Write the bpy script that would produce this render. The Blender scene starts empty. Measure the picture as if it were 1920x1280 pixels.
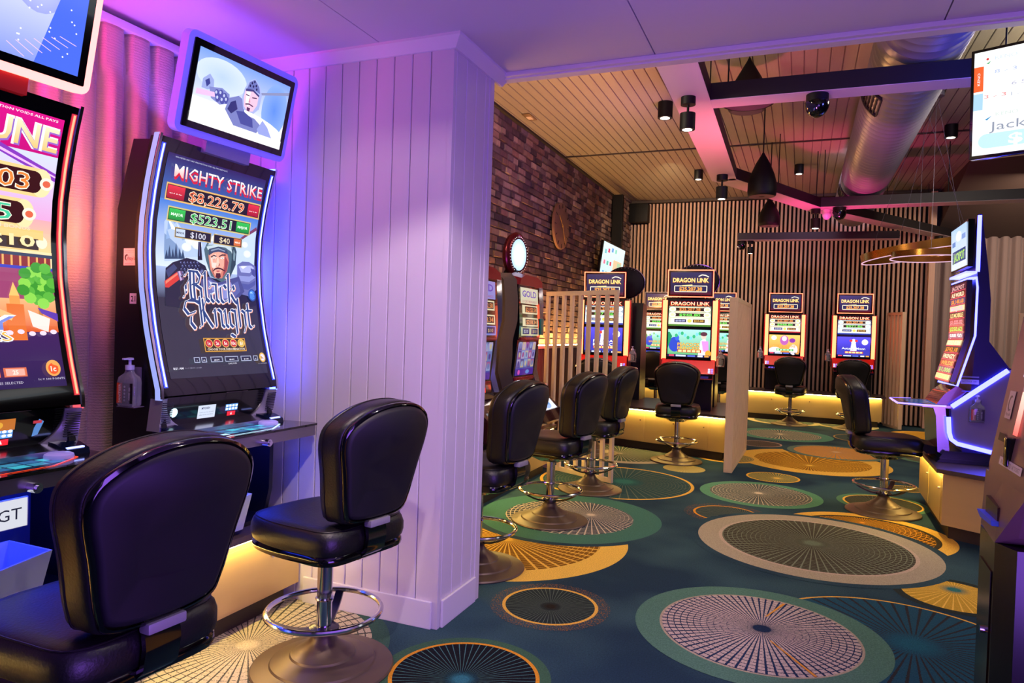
import bpy, bmesh, math, random
from mathutils import Vector, Matrix
random.seed(7)
scene = bpy.context.scene
COL = scene.collection
# ---------------------------------------------------------------- camera
FPX, YAW, PIT, ROL, EYE = 1313.47, -0.390313, -0.0164433, 0.0326018, 1.42
_f = Vector((math.sin(YAW)*math.cos(PIT), math.cos(YAW)*math.cos(PIT), math.sin(PIT)))
_r0 = Vector((math.cos(YAW), -math.sin(YAW), 0)); _u0 = _r0.cross(_f)
_r = math.cos(ROL)*_r0 + math.sin(ROL)*_u0; _u = -math.sin(ROL)*_r0 + math.cos(ROL)*_u0
cam = bpy.data.cameras.new('camera'); camo = bpy.data.objects.new('camera', cam); COL.objects.link(camo)
m = Matrix.Identity(4)
for i in range(3):
    m[i][0], m[i][1], m[i][2] = _r[i], _u[i], -_f[i]
m[2][3] = EYE
camo.matrix_world = m
cam.sensor_width = 36; cam.lens = FPX*36/1920; cam.clip_start = 0.02; cam.clip_end = 100
scene.camera = camo
# ---------------------------------------------------------------- world, exposure
w = bpy.data.worlds.new('world'); scene.world = w; w.use_nodes = True
bg = w.node_tree.nodes['Background']; bg.inputs[0].default_value = (0.30, 0.22, 0.62, 1); bg.inputs[1].default_value = 0.15
scene.view_settings.view_transform = 'Standard'; scene.view_settings.look = 'None'
scene.view_settings.gamma = 1.0; scene.view_settings.use_curve_mapping = False
scene.view_settings.exposure = 0.0

def aim(o, to):
    o.rotation_euler = (Vector(to)-o.location).to_track_quat('-Z', 'Y').to_euler()
def area(name, loc, to, size, power, col, size_y=None):
    l = bpy.data.lights.new(name, 'AREA'); l.energy = power; l.color = col; l.size = size
    if size_y: l.shape = 'RECTANGLE'; l.size_y = size_y
    o = bpy.data.objects.new(name, l); COL.objects.link(o); o.location = loc; aim(o, to); return o
def spot(name, loc, to, power, col, deg=70, blend=.5, rad=.03):
    l = bpy.data.lights.new(name, 'SPOT'); l.energy = power; l.color = col; l.spot_size = math.radians(deg)
    l.spot_blend = blend; l.shadow_soft_size = rad
    o = bpy.data.objects.new(name, l); COL.objects.link(o); o.location = loc; aim(o, to); return o
def point(name, loc, power, col, rad=.04):
    l = bpy.data.lights.new(name, 'POINT'); l.energy = power; l.color = col; l.shadow_soft_size = rad
    o = bpy.data.objects.new(name, l); COL.objects.link(o); o.location = loc; return o
# room light behind and beside the camera (added violet fill, low ceiling downlights)
area('violet_fill_light', (1.6, -1.2, 2.5), (-1.4, 3.0, 1.2), 1.6, 9, (0.62, 0.46, 1.0))
area('violet_fill_light', (1.4, 0.2, 0.6), (-.6, 2.2, 2.77), 1.8, 118, (0.34, 0.13, 1.0))  # added out of view, aimed up to turn the low ceiling violet
area('linear_ceiling_lamp', (-1.30, 2.03, 2.84), (-1.30, 2.45, 2.0), 1.15, 4.5, (1.0, 0.72, 0.80), .03)
spot('ceiling_downlight', (-0.75, 1.35, 2.74), (-1.55, 2.9, .45), 125, (1.0, 0.78, 0.80), 62, .35, .03)
spot('ceiling_downlight', (0.6, 2.3, 2.72), (0.0, 3.0, 0), 60, (1.0, 0.90, 0.8), 120, .6, .06)
# coloured party lights on the machines at the left wall
area('machine_backlight', (-2.60, 1.3, 2.35), (-2.8, 1.9, 2.76), .3, 14, (1.0, 0.03, 0.60))
area('machine_backlight', (-2.60, 1.80, 1.75), (-2.85, 2.05, 2.0), .25, 5, (1.0, 0.34, 0.18))
area('machine_backlight', (-2.70, 2.84, 1.65), (-2.3, 2.95, 1.7), .35, 9, (0.03, 0.05, 1.0))
area('machine_backlight', (-2.60, 2.35, 2.30), (-2.4, 2.6, 2.77), .3, 5, (0.14, 0.08, 1.0))
area('machine_backlight', (-2.75, 8.5, 1.25), (-3.3, 8.3, .9), .2, 7, (1.0, 0.03, 0.10))
spot('ceiling_downlight', (-1.55, 1.2, 2.74), (-1.9, 1.7, 0), 42, (1.0, 0.80, 0.62), 75, .6, .03)  # added unseen lamp that brightens the aisle and the front cabinet
# raised room
area('ceiling_fill_light', (-1.9, 4.2, 3.1), (-1.65, 6.0, 4.0), .5, 34, (1.0, 0.88, 0.62))  # added source without a fitting, warms the tan ceiling boards
spot('beam_colour_light', (-0.45, 6.2, 2.1), (-0.80, 6.5, 3.2), 150, (1.0, 0.16, 0.26), 120, 1., .1)  # these spots are added in mid-air to tint the beam undersides
spot('beam_colour_light', (-0.1, 4.3, 2.2), (-0.3, 5.4, 3.3), 70, (0.62, 0.14, 0.75), 110, 1., .1)
spot('beam_colour_light', (0.35, 9.6, 2.0), (0.25, 10.4, 3.2), 160, (1.0, 0.04, 0.30), 110, 1., .1)
spot('beam_colour_light', (-0.1, 8.2, 2.2), (-0.3, 9.4, 3.2), 60, (1.0, 0.10, 0.25), 80, 1., .1)
spot('duct_colour_light', (0.35, 6.6, 2.2), (0.74, 8.0, 3.5), 60, (0.85, 0.10, 0.75), 60, 1., .1)  # this pair is added in mid-air to throw pink and blue on the duct
spot('duct_colour_light', (1.75, 4.4, 2.8), (0.85, 5.6, 3.6), 160, (0.08, 0.10, 1.0), 75, .8, .15)
area('room_fill_light', (1.8, 6.8, 3.9), (-0.8, 8.0, 0.2), 1.4, 105, (1.0, 0.86, 0.66))
spot('room_fill_light', (0.6, 10.4, 3.9), (0.4, 13.6, 1.8), 330, (0.80, 0.62, 0.95), 100, .8, .3)
spot('room_fill_light', (-1.9, 10.6, 3.9), (-2.2, 13.6, 2.6), 230, (1.0, 0.78, 0.46), 90, .8, .2)
area('room_fill_light', (3.4, 11.6, 3.2), (3.2, 14.4, 1.8), 1.2, 50, (1.0, 0.72, 0.55))
area('brick_colour_light', (-1.2, 7.6, 3.1), (-3.4, 8.6, 3.2), .5, 14, (0.60, 0.26, 0.85))

# ---------------------------------------------------------------- pixel helper (1920x1280 frame) and colours
def at(px, py, **k):
    d = _f*FPX + _r*(px-960) - _u*(py-640)
    (ax, v), = k.items(); i = 'XYZ'.index(ax)
    o = Vector((0, 0, EYE)); return o + d*((v-o[i])/d[i])
def lin(c): return c/12.92 if c <= .04045 else ((c+.055)/1.055)**2.4
def hx(s, g=1.0):
    s = s.lstrip('#'); return tuple(lin(int(s[i:i+2], 16)/255)*g for i in (0, 2, 4))
MATS = {}
def mat(name, col, rough=.5, metal=0., emit=None, est=1., bump=None, noise=None, coat=0., spec=None):
    if name in MATS: return MATS[name]
    M = bpy.data.materials.new(name); M.use_nodes = True; nt = M.node_tree; b = nt.nodes['Principled BSDF']
    c = hx(col) if isinstance(col, str) else col
    b.inputs['Base Color'].default_value = (*c, 1); b.inputs['Roughness'].default_value = rough
    b.inputs['Metallic'].default_value = metal; b.inputs['Coat Weight'].default_value = coat
    if spec is not None: b.inputs['Specular IOR Level'].default_value = spec
    if emit:
        e = hx(emit) if isinstance(emit, str) else emit
        b.inputs['Emission Color'].default_value = (*e, 1); b.inputs['Emission Strength'].default_value = est
    tc = nt.nodes.new('ShaderNodeTexCoord')
    if noise:   # (scale, amount, stretch xyz)
        mp = nt.nodes.new('ShaderNodeMapping'); mp.inputs['Scale'].default_value = noise[2] if len(noise) > 2 else (1, 1, 1)
        n = nt.nodes.new('ShaderNodeTexNoise'); n.inputs['Scale'].default_value = noise[0]; n.inputs['Detail'].default_value = 4
        mr = nt.nodes.new('ShaderNodeMapRange'); mr.inputs[3].default_value = 1-noise[1]; mr.inputs[4].default_value = 1+noise[1]
        hs = nt.nodes.new('ShaderNodeHueSaturation'); hs.inputs['Color'].default_value = (*c, 1)
        L = nt.links.new; L(tc.outputs['Object'], mp.inputs[0]); L(mp.outputs[0], n.inputs['Vector'])
        L(n.outputs[0], mr.inputs[0]); L(mr.outputs[0], hs.inputs['Value']); L(hs.outputs[0], b.inputs['Base Color'])
    if bump:    # (scale, strength)
        n = nt.nodes.new('ShaderNodeTexNoise'); n.inputs['Scale'].default_value = bump[0]; n.inputs['Detail'].default_value = 3
        bp = nt.nodes.new('ShaderNodeBump'); bp.inputs['Strength'].default_value = bump[1]; bp.inputs['Distance'].default_value = .01
        nt.links.new(tc.outputs['Object'], n.inputs['Vector']); nt.links.new(n.outputs[0], bp.inputs['Height']); nt.links.new(bp.outputs[0], b.inputs['Normal'])
    MATS[name] = M; return M
def art_mat(strength):
    name = 'lit_screen_%.2f' % strength
    if name in MATS: return MATS[name]
    M = bpy.data.materials.new(name); M.use_nodes = True; nt = M.node_tree; b = nt.nodes['Principled BSDF']
    a = nt.nodes.new('ShaderNodeAttribute'); a.attribute_name = 'Col'
    b.inputs['Base Color'].default_value = (.01, .01, .012, 1); b.inputs['Roughness'].default_value = .12
    nt.links.new(a.outputs['Color'], b.inputs['Emission Color']); b.inputs['Emission Strength'].default_value = strength
    MATS[name] = M; return M
def print_mat():
    if 'printed_card' in MATS: return MATS['printed_card']
    M = bpy.data.materials.new('printed_card'); M.use_nodes = True; nt = M.node_tree; b = nt.nodes['Principled BSDF']
    a = nt.nodes.new('ShaderNodeAttribute'); a.attribute_name = 'Col'; b.inputs['Roughness'].default_value = .45
    nt.links.new(a.outputs['Color'], b.inputs['Base Color']); MATS['printed_card'] = M; return M

# ---------------------------------------------------------------- mesh helpers
class MB:
    def __init__(s): s.bm = bmesh.new()
    def _xf(s, vs, M):
        if M is not None: bmesh.ops.transform(s.bm, matrix=M, verts=vs)
    def box(s, a, b, bv=0, M=None, seg=2):
        c = [(a[i]+b[i])/2 for i in range(3)]; d = [abs(b[i]-a[i]) for i in range(3)]
        r = bmesh.ops.create_cube(s.bm, size=1, matrix=Matrix.Translation(c) @ Matrix.Diagonal((*d, 1)))
        vs = r['verts']
        if bv:
            es = list({e for v in vs for e in v.link_edges})
            q = bmesh.ops.bevel(s.bm, geom=es, offset=bv, segments=seg, affect='EDGES', profile=.6, clamp_overlap=True)
            vs = list({v for f in q['faces'] for v in f.verts} | {v for v in vs if v.is_valid})
        s._xf(vs, M); return s
    def loops(s, L, closed=True, cap=True, M=None):
        R = []; allv = []
        for l in L:
            vs = [s.bm.verts.new(p) for p in l]; R.append(vs); allv += vs
        n = len(R[0])
        for a, b in zip(R, R[1:]):
            for i in range(n if closed else n-1):
                j = (i+1) % n; s.bm.faces.new((a[i], a[j], b[j], b[i]))
        if cap: s.bm.faces.new(R[0][::-1]); s.bm.faces.new(R[-1])
        s._xf(allv, M); return s
    def lathe(s, prof, n=32, M=None, cap=True):
        L = [[(r*math.cos(2*math.pi*i/n), r*math.sin(2*math.pi*i/n), z) for i in range(n)] for r, z in prof]
        return s.loops(L, True, cap, M)
    def cyl(s, p0, p1, r, n=16, r2=None):
        p0, p1 = Vector(p0), Vector(p1); d = p1-p0
        M = Matrix.Translation(p0) @ d.to_track_quat('Z', 'Y').to_matrix().to_4x4()
        return s.lathe([(r, 0), (r if r2 is None else r2, d.length)], n, M)
    def prism(s, pts, a, b, axis='y', M=None):   # pts 2D; axis = extrusion axis
        def P(p, t):
            return {'x': (t, p[0], p[1]), 'y': (p[0], t, p[1]), 'z': (p[0], p[1], t)}[axis]
        return s.loops([[P(p, a) for p in pts], [P(p, b) for p in pts]], True, True, M)
    def tube(s, pts, r, n=8, closed=False, M=None):
        pts = [Vector(p) for p in pts]; L = []; N = len(pts); prev = None
        for i, p in enumerate(pts):
            a = pts[(i-1) % N] if (closed or i > 0) else p; b = pts[(i+1) % N] if (closed or i < N-1) else p
            t = (b-a).normalized()
            if prev is None:
                x = t.orthogonal().normalized()
            else:
                x = (prev - t*prev.dot(t)).normalized()
            prev = x; y = t.cross(x)
            L.append([tuple(p + r*(math.cos(2*math.pi*k/n)*x + math.sin(2*math.pi*k/n)*y)) for k in range(n)])
        if closed: L.append(L[0]); s.loops(L, True, False, M)
        else: s.loops(L, True, True, M)
        return s
    def ribbon(s, pts, wdt, th, side, n=1):      # flat bar swept along pts; side = width direction
        side = Vector(side).normalized()*wdt/2; L = []
        P = [Vector(p) for p in pts]
        for i, p in enumerate(P):
            t = (P[min(i+1, len(P)-1)]-P[max(i-1, 0)]).normalized(); nn = t.cross(side).normalized()*th/2
            L.append([tuple(p+side+nn), tuple(p-side+nn), tuple(p-side-nn), tuple(p+side-nn)])
        return s.loops(L)
    def build(s, name, material, parent=None, smooth=35, loc=None, rot=None, **props):
        bmesh.ops.remove_doubles(s.bm, verts=s.bm.verts, dist=1e-6)
        bmesh.ops.recalc_face_normals(s.bm, faces=s.bm.faces)
        me = bpy.data.meshes.new(name); s.bm.to_mesh(me); s.bm.free()
        if smooth:
            me.shade_smooth(); me.set_sharp_from_angle(angle=math.radians(smooth))
        me.materials.append(material)
        o = bpy.data.objects.new(name, me); COL.objects.link(o)
        if parent: o.parent = parent
        if loc is not None: o.location = loc
        if rot is not None: o.rotation_euler = rot
        for k, v in props.items(): o[k] = v
        return o
def tag(o, label, cat, group=None, kind=None):
    if kind: o['kind'] = kind
    if label: o['label'] = label
    if cat: o['category'] = cat
    if group: o['group'] = group
    return o
def empty(name, loc, rz=0, rot=None):
    o = bpy.data.objects.new(name, None); COL.objects.link(o); o.location = loc
    o.rotation_euler = rot if rot else (0, 0, rz); o.empty_display_size = .1; return o
def copy_tree(o, parent=None):
    c = o.copy(); COL.objects.link(c); c.parent = parent
    for ch in list(o.children): copy_tree(ch, c)
    return c
def smooth_outline(pts, n=6):
    out = []; N = len(pts)
    for i in range(N):
        p0, p1, p2, p3 = (Vector(pts[(i+k-1) % N]) for k in range(4))
        for j in range(n):
            t = j/n
            out.append(tuple(.5*((2*p1)+(-p0+p2)*t+(2*p0-5*p1+4*p2-p3)*t*t+(-p0+3*p1-3*p2+p3)*t**3)))
    return out

# ---------------------------------------------------------------- flat artwork (screens, cards): one mesh, colour per face
_tc = {}
def text_geo(s, bold=0.0):
    k = (s, bold)
    if k in _tc: return _tc[k]
    cu = bpy.data.curves.new('t', 'FONT'); cu.body = s; cu.size = 1; cu.offset = bold; cu.resolution_u = 2 if len(s) < 12 else 1
    ob = bpy.data.objects.new('t', cu); COL.objects.link(ob)
    dg = bpy.context.evaluated_depsgraph_get(); me = bpy.data.meshes.new_from_object(ob.evaluated_get(dg))
    vs = [(v.co.x, v.co.y) for v in me.vertices]; fs = [tuple(p.vertices) for p in me.polygons]
    bpy.data.objects.remove(ob); bpy.data.curves.remove(cu); bpy.data.meshes.remove(me)
    xs = [v[0] for v in vs] or [0]; ys = [v[1] for v in vs] or [0]
    _tc[k] = (vs, fs, min(xs), max(xs), min(ys), max(ys)); return _tc[k]
class Art:
    """u right, v up, in metres on the surface"""
    def __init__(s, step=.0004): s.bm = bmesh.new(); s.c = s.bm.loops.layers.float_color.new('Col'); s.z = 0; s.step = step
    def _face(s, pts, cols):
        try: f = s.bm.faces.new([s.bm.verts.new((p[0], p[1], s.z)) for p in pts])
        except ValueError: return
        if f.calc_area() < 1e-12: return
        if f.normal.z == 0: f.normal_update()
        for l, c in zip(f.loops, cols): l[s.c] = (*c, 1)
    def poly(s, pts, col, cols=None):
        s.z += s.step; c = hx(col) if isinstance(col, str) else col
        cs = [hx(q) if isinstance(q, str) else q for q in cols] if cols else [c]*len(pts)
        s._face(pts, cs); return s
    def rect(s, x0, y0, x1, y1, col, top=None):
        return s.poly([(x0, y0), (x1, y0), (x1, y1), (x0, y1)], col, [col, col, top, top] if top else None)
    def ell(s, cx, cy, rx, ry, col, n=20, col2=None):
        if not col2: return s.poly([(cx+rx*math.cos(2*math.pi*i/n), cy+ry*math.sin(2*math.pi*i/n)) for i in range(n)], col)
        s.z += s.step; a, b = hx(col), hx(col2)
        for i in range(n):
            q = [2*math.pi*k/n for k in (i, i+1)]
            s._face([(cx, cy)]+[(cx+rx*math.cos(t), cy+ry*math.sin(t)) for t in q], [b, a, a])
        return s
    def line(s, pts, wd, col):
        s.z += s.step; c = hx(col)
        for (a, b) in zip(pts, pts[1:]):
            dx, dy = b[0]-a[0], b[1]-a[1]; L = math.hypot(dx, dy) or 1; nx, ny = -dy/L*wd/2, dx/L*wd/2
            s._face([(a[0]-nx, a[1]-ny), (b[0]-nx, b[1]-ny), (b[0]+nx, b[1]+ny), (a[0]+nx, a[1]+ny)], [c]*4)
        return s
    def frame(s, x0, y0, x1, y1, wd, col): return s.line([(x0, y0), (x1, y0), (x1, y1), (x0, y1), (x0, y0)], wd, col)
    def text(s, t, cx, cy, h, col, width=None, bold=0., ang=0., skew=0., top=None):
        vs, fs, x0, x1, y0, y1 = text_geo(t, bold)
        if not fs: return s
        s.z += s.step; sc = h/.73; sx = sc if width is None else width/(x1-x0)
        ca, sa = math.cos(ang), math.sin(ang); c = hx(col) if isinstance(col, str) else col; c2 = hx(top) if top else c
        P = []; K = []
        for x, y in vs:
            X = (x-(x0+x1)/2)*sx; Y = (y-.365)*sc; X += skew*Y; P.append((cx+X*ca-Y*sa, cy+X*sa+Y*ca))
            k = min(1, max(0, (y+.05)/.8)); K.append(tuple(c[i]*(1-k)+c2[i]*k for i in range(3)))
        for f in fs: s._face([P[i] for i in f], [K[i] for i in f])
        return s
    def build(s, name, material, parent=None, fmap=None, cut=None, M=None, clip=None, **props):
        bm = s.bm
        if clip:
            for co, no in (((0, 0, 0), (-1, 0, 0)), ((0, 0, 0), (0, -1, 0)), ((clip[0], 0, 0), (1, 0, 0)), ((0, clip[1], 0), (0, 1, 0))):
                bmesh.ops.bisect_plane(bm, geom=bm.verts[:]+bm.edges[:]+bm.faces[:], plane_co=co, plane_no=no, clear_outer=True)
        if cut:
            v = cut[0]
            while v < cut[1]:
                bmesh.ops.bisect_plane(bm, geom=bm.verts[:]+bm.edges[:]+bm.faces[:], plane_co=(0, v, 0), plane_no=(0, 1, 0)); v += cut[2]
        for f in bm.faces:
            f.normal_update()
            if f.normal.z < 0: f.normal_flip()
        for v in bm.verts:
            u, t, z = v.co
            v.co = Vector(fmap(u, t, z)) if fmap else Vector((u, -z, t))     # default: faces -Y
        me = bpy.data.meshes.new(name); bm.to_mesh(me); bm.free(); me.materials.append(material)
        o = bpy.data.objects.new(name, me); COL.objects.link(o)
        if parent: o.parent = parent
        if M is not None: o.matrix_local = M
        for k, q in props.items(): o[k] = q
        return o
# broad-nib black-letter strokes for hand drawn titles
NIB = {
 'i': [[(-.12, .86), (0, 1), (0, .12), (.14, 0)]], 'l': [[(-.12, 1.5), (0, 1.65), (0, .12), (.15, 0)]],
 'a': [[(-.02, .82), (.14, 1), (.42, 1)], [(.42, 1), (.42, .12), (.56, 0)], [(.42, .6), (.02, .42), (.02, .14), (.16, 0), (.42, .16)]],
 'c': [[(.44, .84), (.3, 1), (.02, .84), (.02, .14), (.16, 0), (.44, .12)]],
 'k': [[(-.12, 1.5), (0, 1.65), (0, .05)], [(0, .5), (.2, .8), (.36, 1), (.44, .8), (.14, .56)], [(.14, .56), (.4, .14), (.56, 0)]],
 'n': [[(-.12, .86), (0, 1), (0, .05)], [(0, .84), (.24, 1), (.44, .86), (.44, .12), (.58, 0)]],
 'g': [[(.44, .92), (.16, 1), (0, .84), (0, .16), (.16, .02), (.44, .18)], [(.44, 1), (.44, -.32), (.2, -.55), (-.06, -.4)]],
 'h': [[(-.12, 1.5), (0, 1.65), (0, .05)], [(0, .84), (.24, 1), (.44, .86), (.44, .1), (.28, -.22)]],
 't': [[(.02, 1.4), (.02, .12), (.16, 0), (.34, .1)], [(-.14, 1), (.32, 1)]],
 'B': [[(0, 1.6), (0, .05)], [(-.35, 1.35), (-.1, 1.6), (.45, 1.6), (.66, 1.35), (.55, 1.0), (.12, .88)], [(.35, .88), (.72, .68), (.72, .22), (.48, 0), (-.2, 0)], [(-.06, 1.15), (-.32, .8), (-.3, .42), (-.5, .2)], [(.24, 1.6), (.24, .05)]],
 'K': [[(0, 1.6), (0, .1), (-.16, 0)], [(.02, .75), (.5, 1.55), (.68, 1.4)], [(.18, .85), (.55, .25), (.74, 0)], [(0, 1.25), (-.5, 1.5), (-.95, 1.3), (-1.1, .95), (-.85, .65), (-.4, .8)], [(-.4, .8), (-.7, .5), (-.75, .2), (-.5, -.1)], [(.2, 1.5), (.2, .3)]],
}
ADV = {'i': .32, 'l': .34, 'a': .72, 'c': .62, 'k': .72, 'n': .74, 'g': .74, 'h': .7, 't': .5, 'B': 1.02, 'K': 1.0}
def nib_text(art, t, u, v, h, col, nib, ang=0., dx=0, dy=0):
    art.z += art.step; c = hx(col); X = 0; ca, sa = math.cos(ang), math.sin(ang)
    n = (nib*math.cos(.7), nib*math.sin(.7))
    for ch in t:
        for st in NIB[ch]:
            for a, b in zip(st, st[1:]):
                q = [(X+a[0]-n[0], a[1]-n[1]), (X+b[0]-n[0], b[1]-n[1]), (X+b[0]+n[0], b[1]+n[1]), (X+a[0]+n[0], a[1]+n[1])]
                q2 = [(u+dx+(x*ca-y*sa)*h, v+dy+(x*sa+y*ca)*h) for x, y in q]
                art._face(q2, [c]*4)
            for a in st:
                q2 = []
                for ex, ey in ((n[0], n[1]), (-.35*n[1], .5*n[0]), (-n[0], -n[1]), (.35*n[1], -.5*n[0])):
                    x, y = X+a[0]+ex, a[1]+ey; q2.append((u+dx+(x*ca-y*sa)*h, v+dy+(x*sa+y*ca)*h))
                art._face(q2, [c]*4)
        X += ADV[ch]
# ================================================================ SETTING
white_paint = mat('white_wall_paint', '#cfc8cc', .55, bump=(40, .05))
trim_paint = mat('white_trim_paint', '#dcd6da', .4)
ceil_paint = mat('white_ceiling_paint', '#cdc8d0', .6)
black_soft = mat('black_satin', '#08080a', .55, spec=.25)
black_gloss = mat('black_gloss', '#050506', .12, coat=.5)
chrome = mat('chrome', '#d8d8dc', .12, 1.)
silver = mat('brushed_silver', '#9a98a0', .3, 1.)
wood_pale = mat('pale_ash_wood', '#dfc4a2', .5, noise=(6, .12, (14, 14, 1.2)))
LOWZ, HIGHZ, COLY, COLX = 2.768, 4.0, 2.904, -1.53

# carpet ---------------------------------------------------------------
def carpet_mats():
    def base(name):
        M = bpy.data.materials.new(name); M.use_nodes = True; nt = M.node_tree; N = nt.nodes; L = nt.links.new
        b = N['Principled BSDF']; b.inputs['Roughness'].default_value = .95; b.inputs['Specular IOR Level'].default_value = .1
        pos = N.new('ShaderNodeNewGeometry').outputs['Position']
        nz = N.new('ShaderNodeTexNoise'); nz.inputs['Scale'].default_value = 150; nz.inputs['Detail'].default_value = 2; L(pos, nz.inputs['Vector'])
        big = N.new('ShaderNodeTexNoise'); big.inputs['Scale'].default_value = 1.1; big.inputs['Detail'].default_value = 2; L(pos, big.inputs['Vector'])
        cr = N.new('ShaderNodeValToRGB'); L(big.outputs[0], cr.inputs[0])
        cr.color_ramp.elements[0].position = .42; cr.color_ramp.elements[0].color = (*hx('#203748'), 1)
        cr.color_ramp.elements[1].position = .6; cr.color_ramp.elements[1].color = (*hx('#345058'), 1)
        mr = N.new('ShaderNodeMapRange'); mr.inputs[3].default_value = .45; mr.inputs[4].default_value = 1.55; L(nz.outputs[0], mr.inputs[0])
        mx = N.new('ShaderNodeMix'); mx.data_type = 'RGBA'; mx.blend_type = 'MULTIPLY'; mx.inputs[0].default_value = 1
        L(mr.outputs[0], mx.inputs[7]); L(mx.outputs[2], b.inputs['Base Color'])
        bp = N.new('ShaderNodeBump'); bp.inputs['Strength'].default_value = .5; bp.inputs['Distance'].default_value = .004
        L(nz.outputs[0], bp.inputs['Height']); L(bp.outputs[0], b.inputs['Normal'])
        return M, nt, pos, nz.outputs[0], cr.outputs[0], mx.inputs[6]
    A, nt, pos, nz, teal, out = base('teal_carpet'); nt.links.new(teal, out)
    B, nt, pos, nz, teal, out = base('patterned_carpet_disc'); n = nt.nodes; l = nt.links.new
    def att(k):
        q = n.new('ShaderNodeAttribute'); q.attribute_name = k; return q
    def sep(v):
        q = n.new('ShaderNodeSeparateXYZ'); l(v, q.inputs[0]); return q.outputs
    def mt(op, *a):
        q = n.new('ShaderNodeMath'); q.operation = op
        for i, x in enumerate(a):
            if isinstance(x, (int, float)): q.inputs[i].default_value = x
            else: l(x, q.inputs[i])
        return q.outputs[0]
    def mixc(f, a, b_):
        q = n.new('ShaderNodeMix'); q.data_type = 'RGBA'; l(f, q.inputs[0]); l(a, q.inputs[6]); l(b_, q.inputs[7]); return q.outputs[2]
    P, Cn, Hb, P1, P2 = sep(pos), sep(att('cen').outputs['Vector']), sep(att('hub').outputs['Vector']), sep(att('par').outputs['Vector']), sep(att('par2').outputs['Vector'])
    def dist(a, c): return mt('SQRT', mt('ADD', mt('POWER', mt('SUBTRACT', a[0], c[0]), 2.), mt('POWER', mt('SUBTRACT', a[1], c[1]), 2.)))
    d, hd = dist(P, Cn), dist(P, Hb); R, hubr, Ri, line, rays, rayw, net, speck = Cn[2], Hb[2], P1[0], P1[1], P1[2], P2[0], P2[1], P2[2]
    th = mt('ARCTAN2', mt('SUBTRACT', P[1], Hb[1]), mt('SUBTRACT', P[0], Hb[0]))
    ray = mt('ABSOLUTE', mt('SINE', mt('MULTIPLY', th, rays)))
    wide = mt('MULTIPLY', rayw, mt('ADD', .80, mt('DIVIDE', mt('MULTIPLY', hubr, 1.3), mt('ADD', hd, .03))))
    rm = mt('LESS_THAN', mt('ADD', ray, mt('MULTIPLY', mt('SUBTRACT', nz, .5), .5)), wide)
    arc = mt('MULTIPLY', mt('LESS_THAN', mt('ADD', mt('ABSOLUTE', mt('SINE', mt('MULTIPLY', mt('ADD', hd, mt('MULTIPLY', d, .5)), 66.))), mt('MULTIPLY', mt('SUBTRACT', nz, .5), .8)), mt('SUBTRACT', mt('MULTIPLY', mt('DIVIDE', hd, Ri), .34), .06)), net)
    rm = mt('MAXIMUM', rm, arc)
    hub = mt('LESS_THAN', mt('ADD', hd, mt('MULTIPLY', mt('SUBTRACT', ray, .5), mt('MULTIPLY', hubr, .9))), hubr)
    c5 = att('c5').outputs['Color']; inner = mixc(hub, mixc(rm, att('c3').outputs['Color'], att('c4').outputs['Color']), c5)
    c = mixc(mt('LESS_THAN', d, Ri), att('c1').outputs['Color'], inner)
    c = mixc(mt('LESS_THAN', mt('ABSOLUTE', mt('SUBTRACT', d, Ri)), line), c, att('c2').outputs['Color'])
    keep = mt('GREATER_THAN', nz, mt('MULTIPLY', speck, mt('GREATER_THAN', d, mt('ADD', Ri, .008))))
    # a plain disc (Ri = 0) is woven in the ground colour
    keep = mt('MULTIPLY', keep, mt('GREATER_THAN', Ri, .0001))
    l(mixc(keep, teal, c), out)
    return A, B
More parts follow.
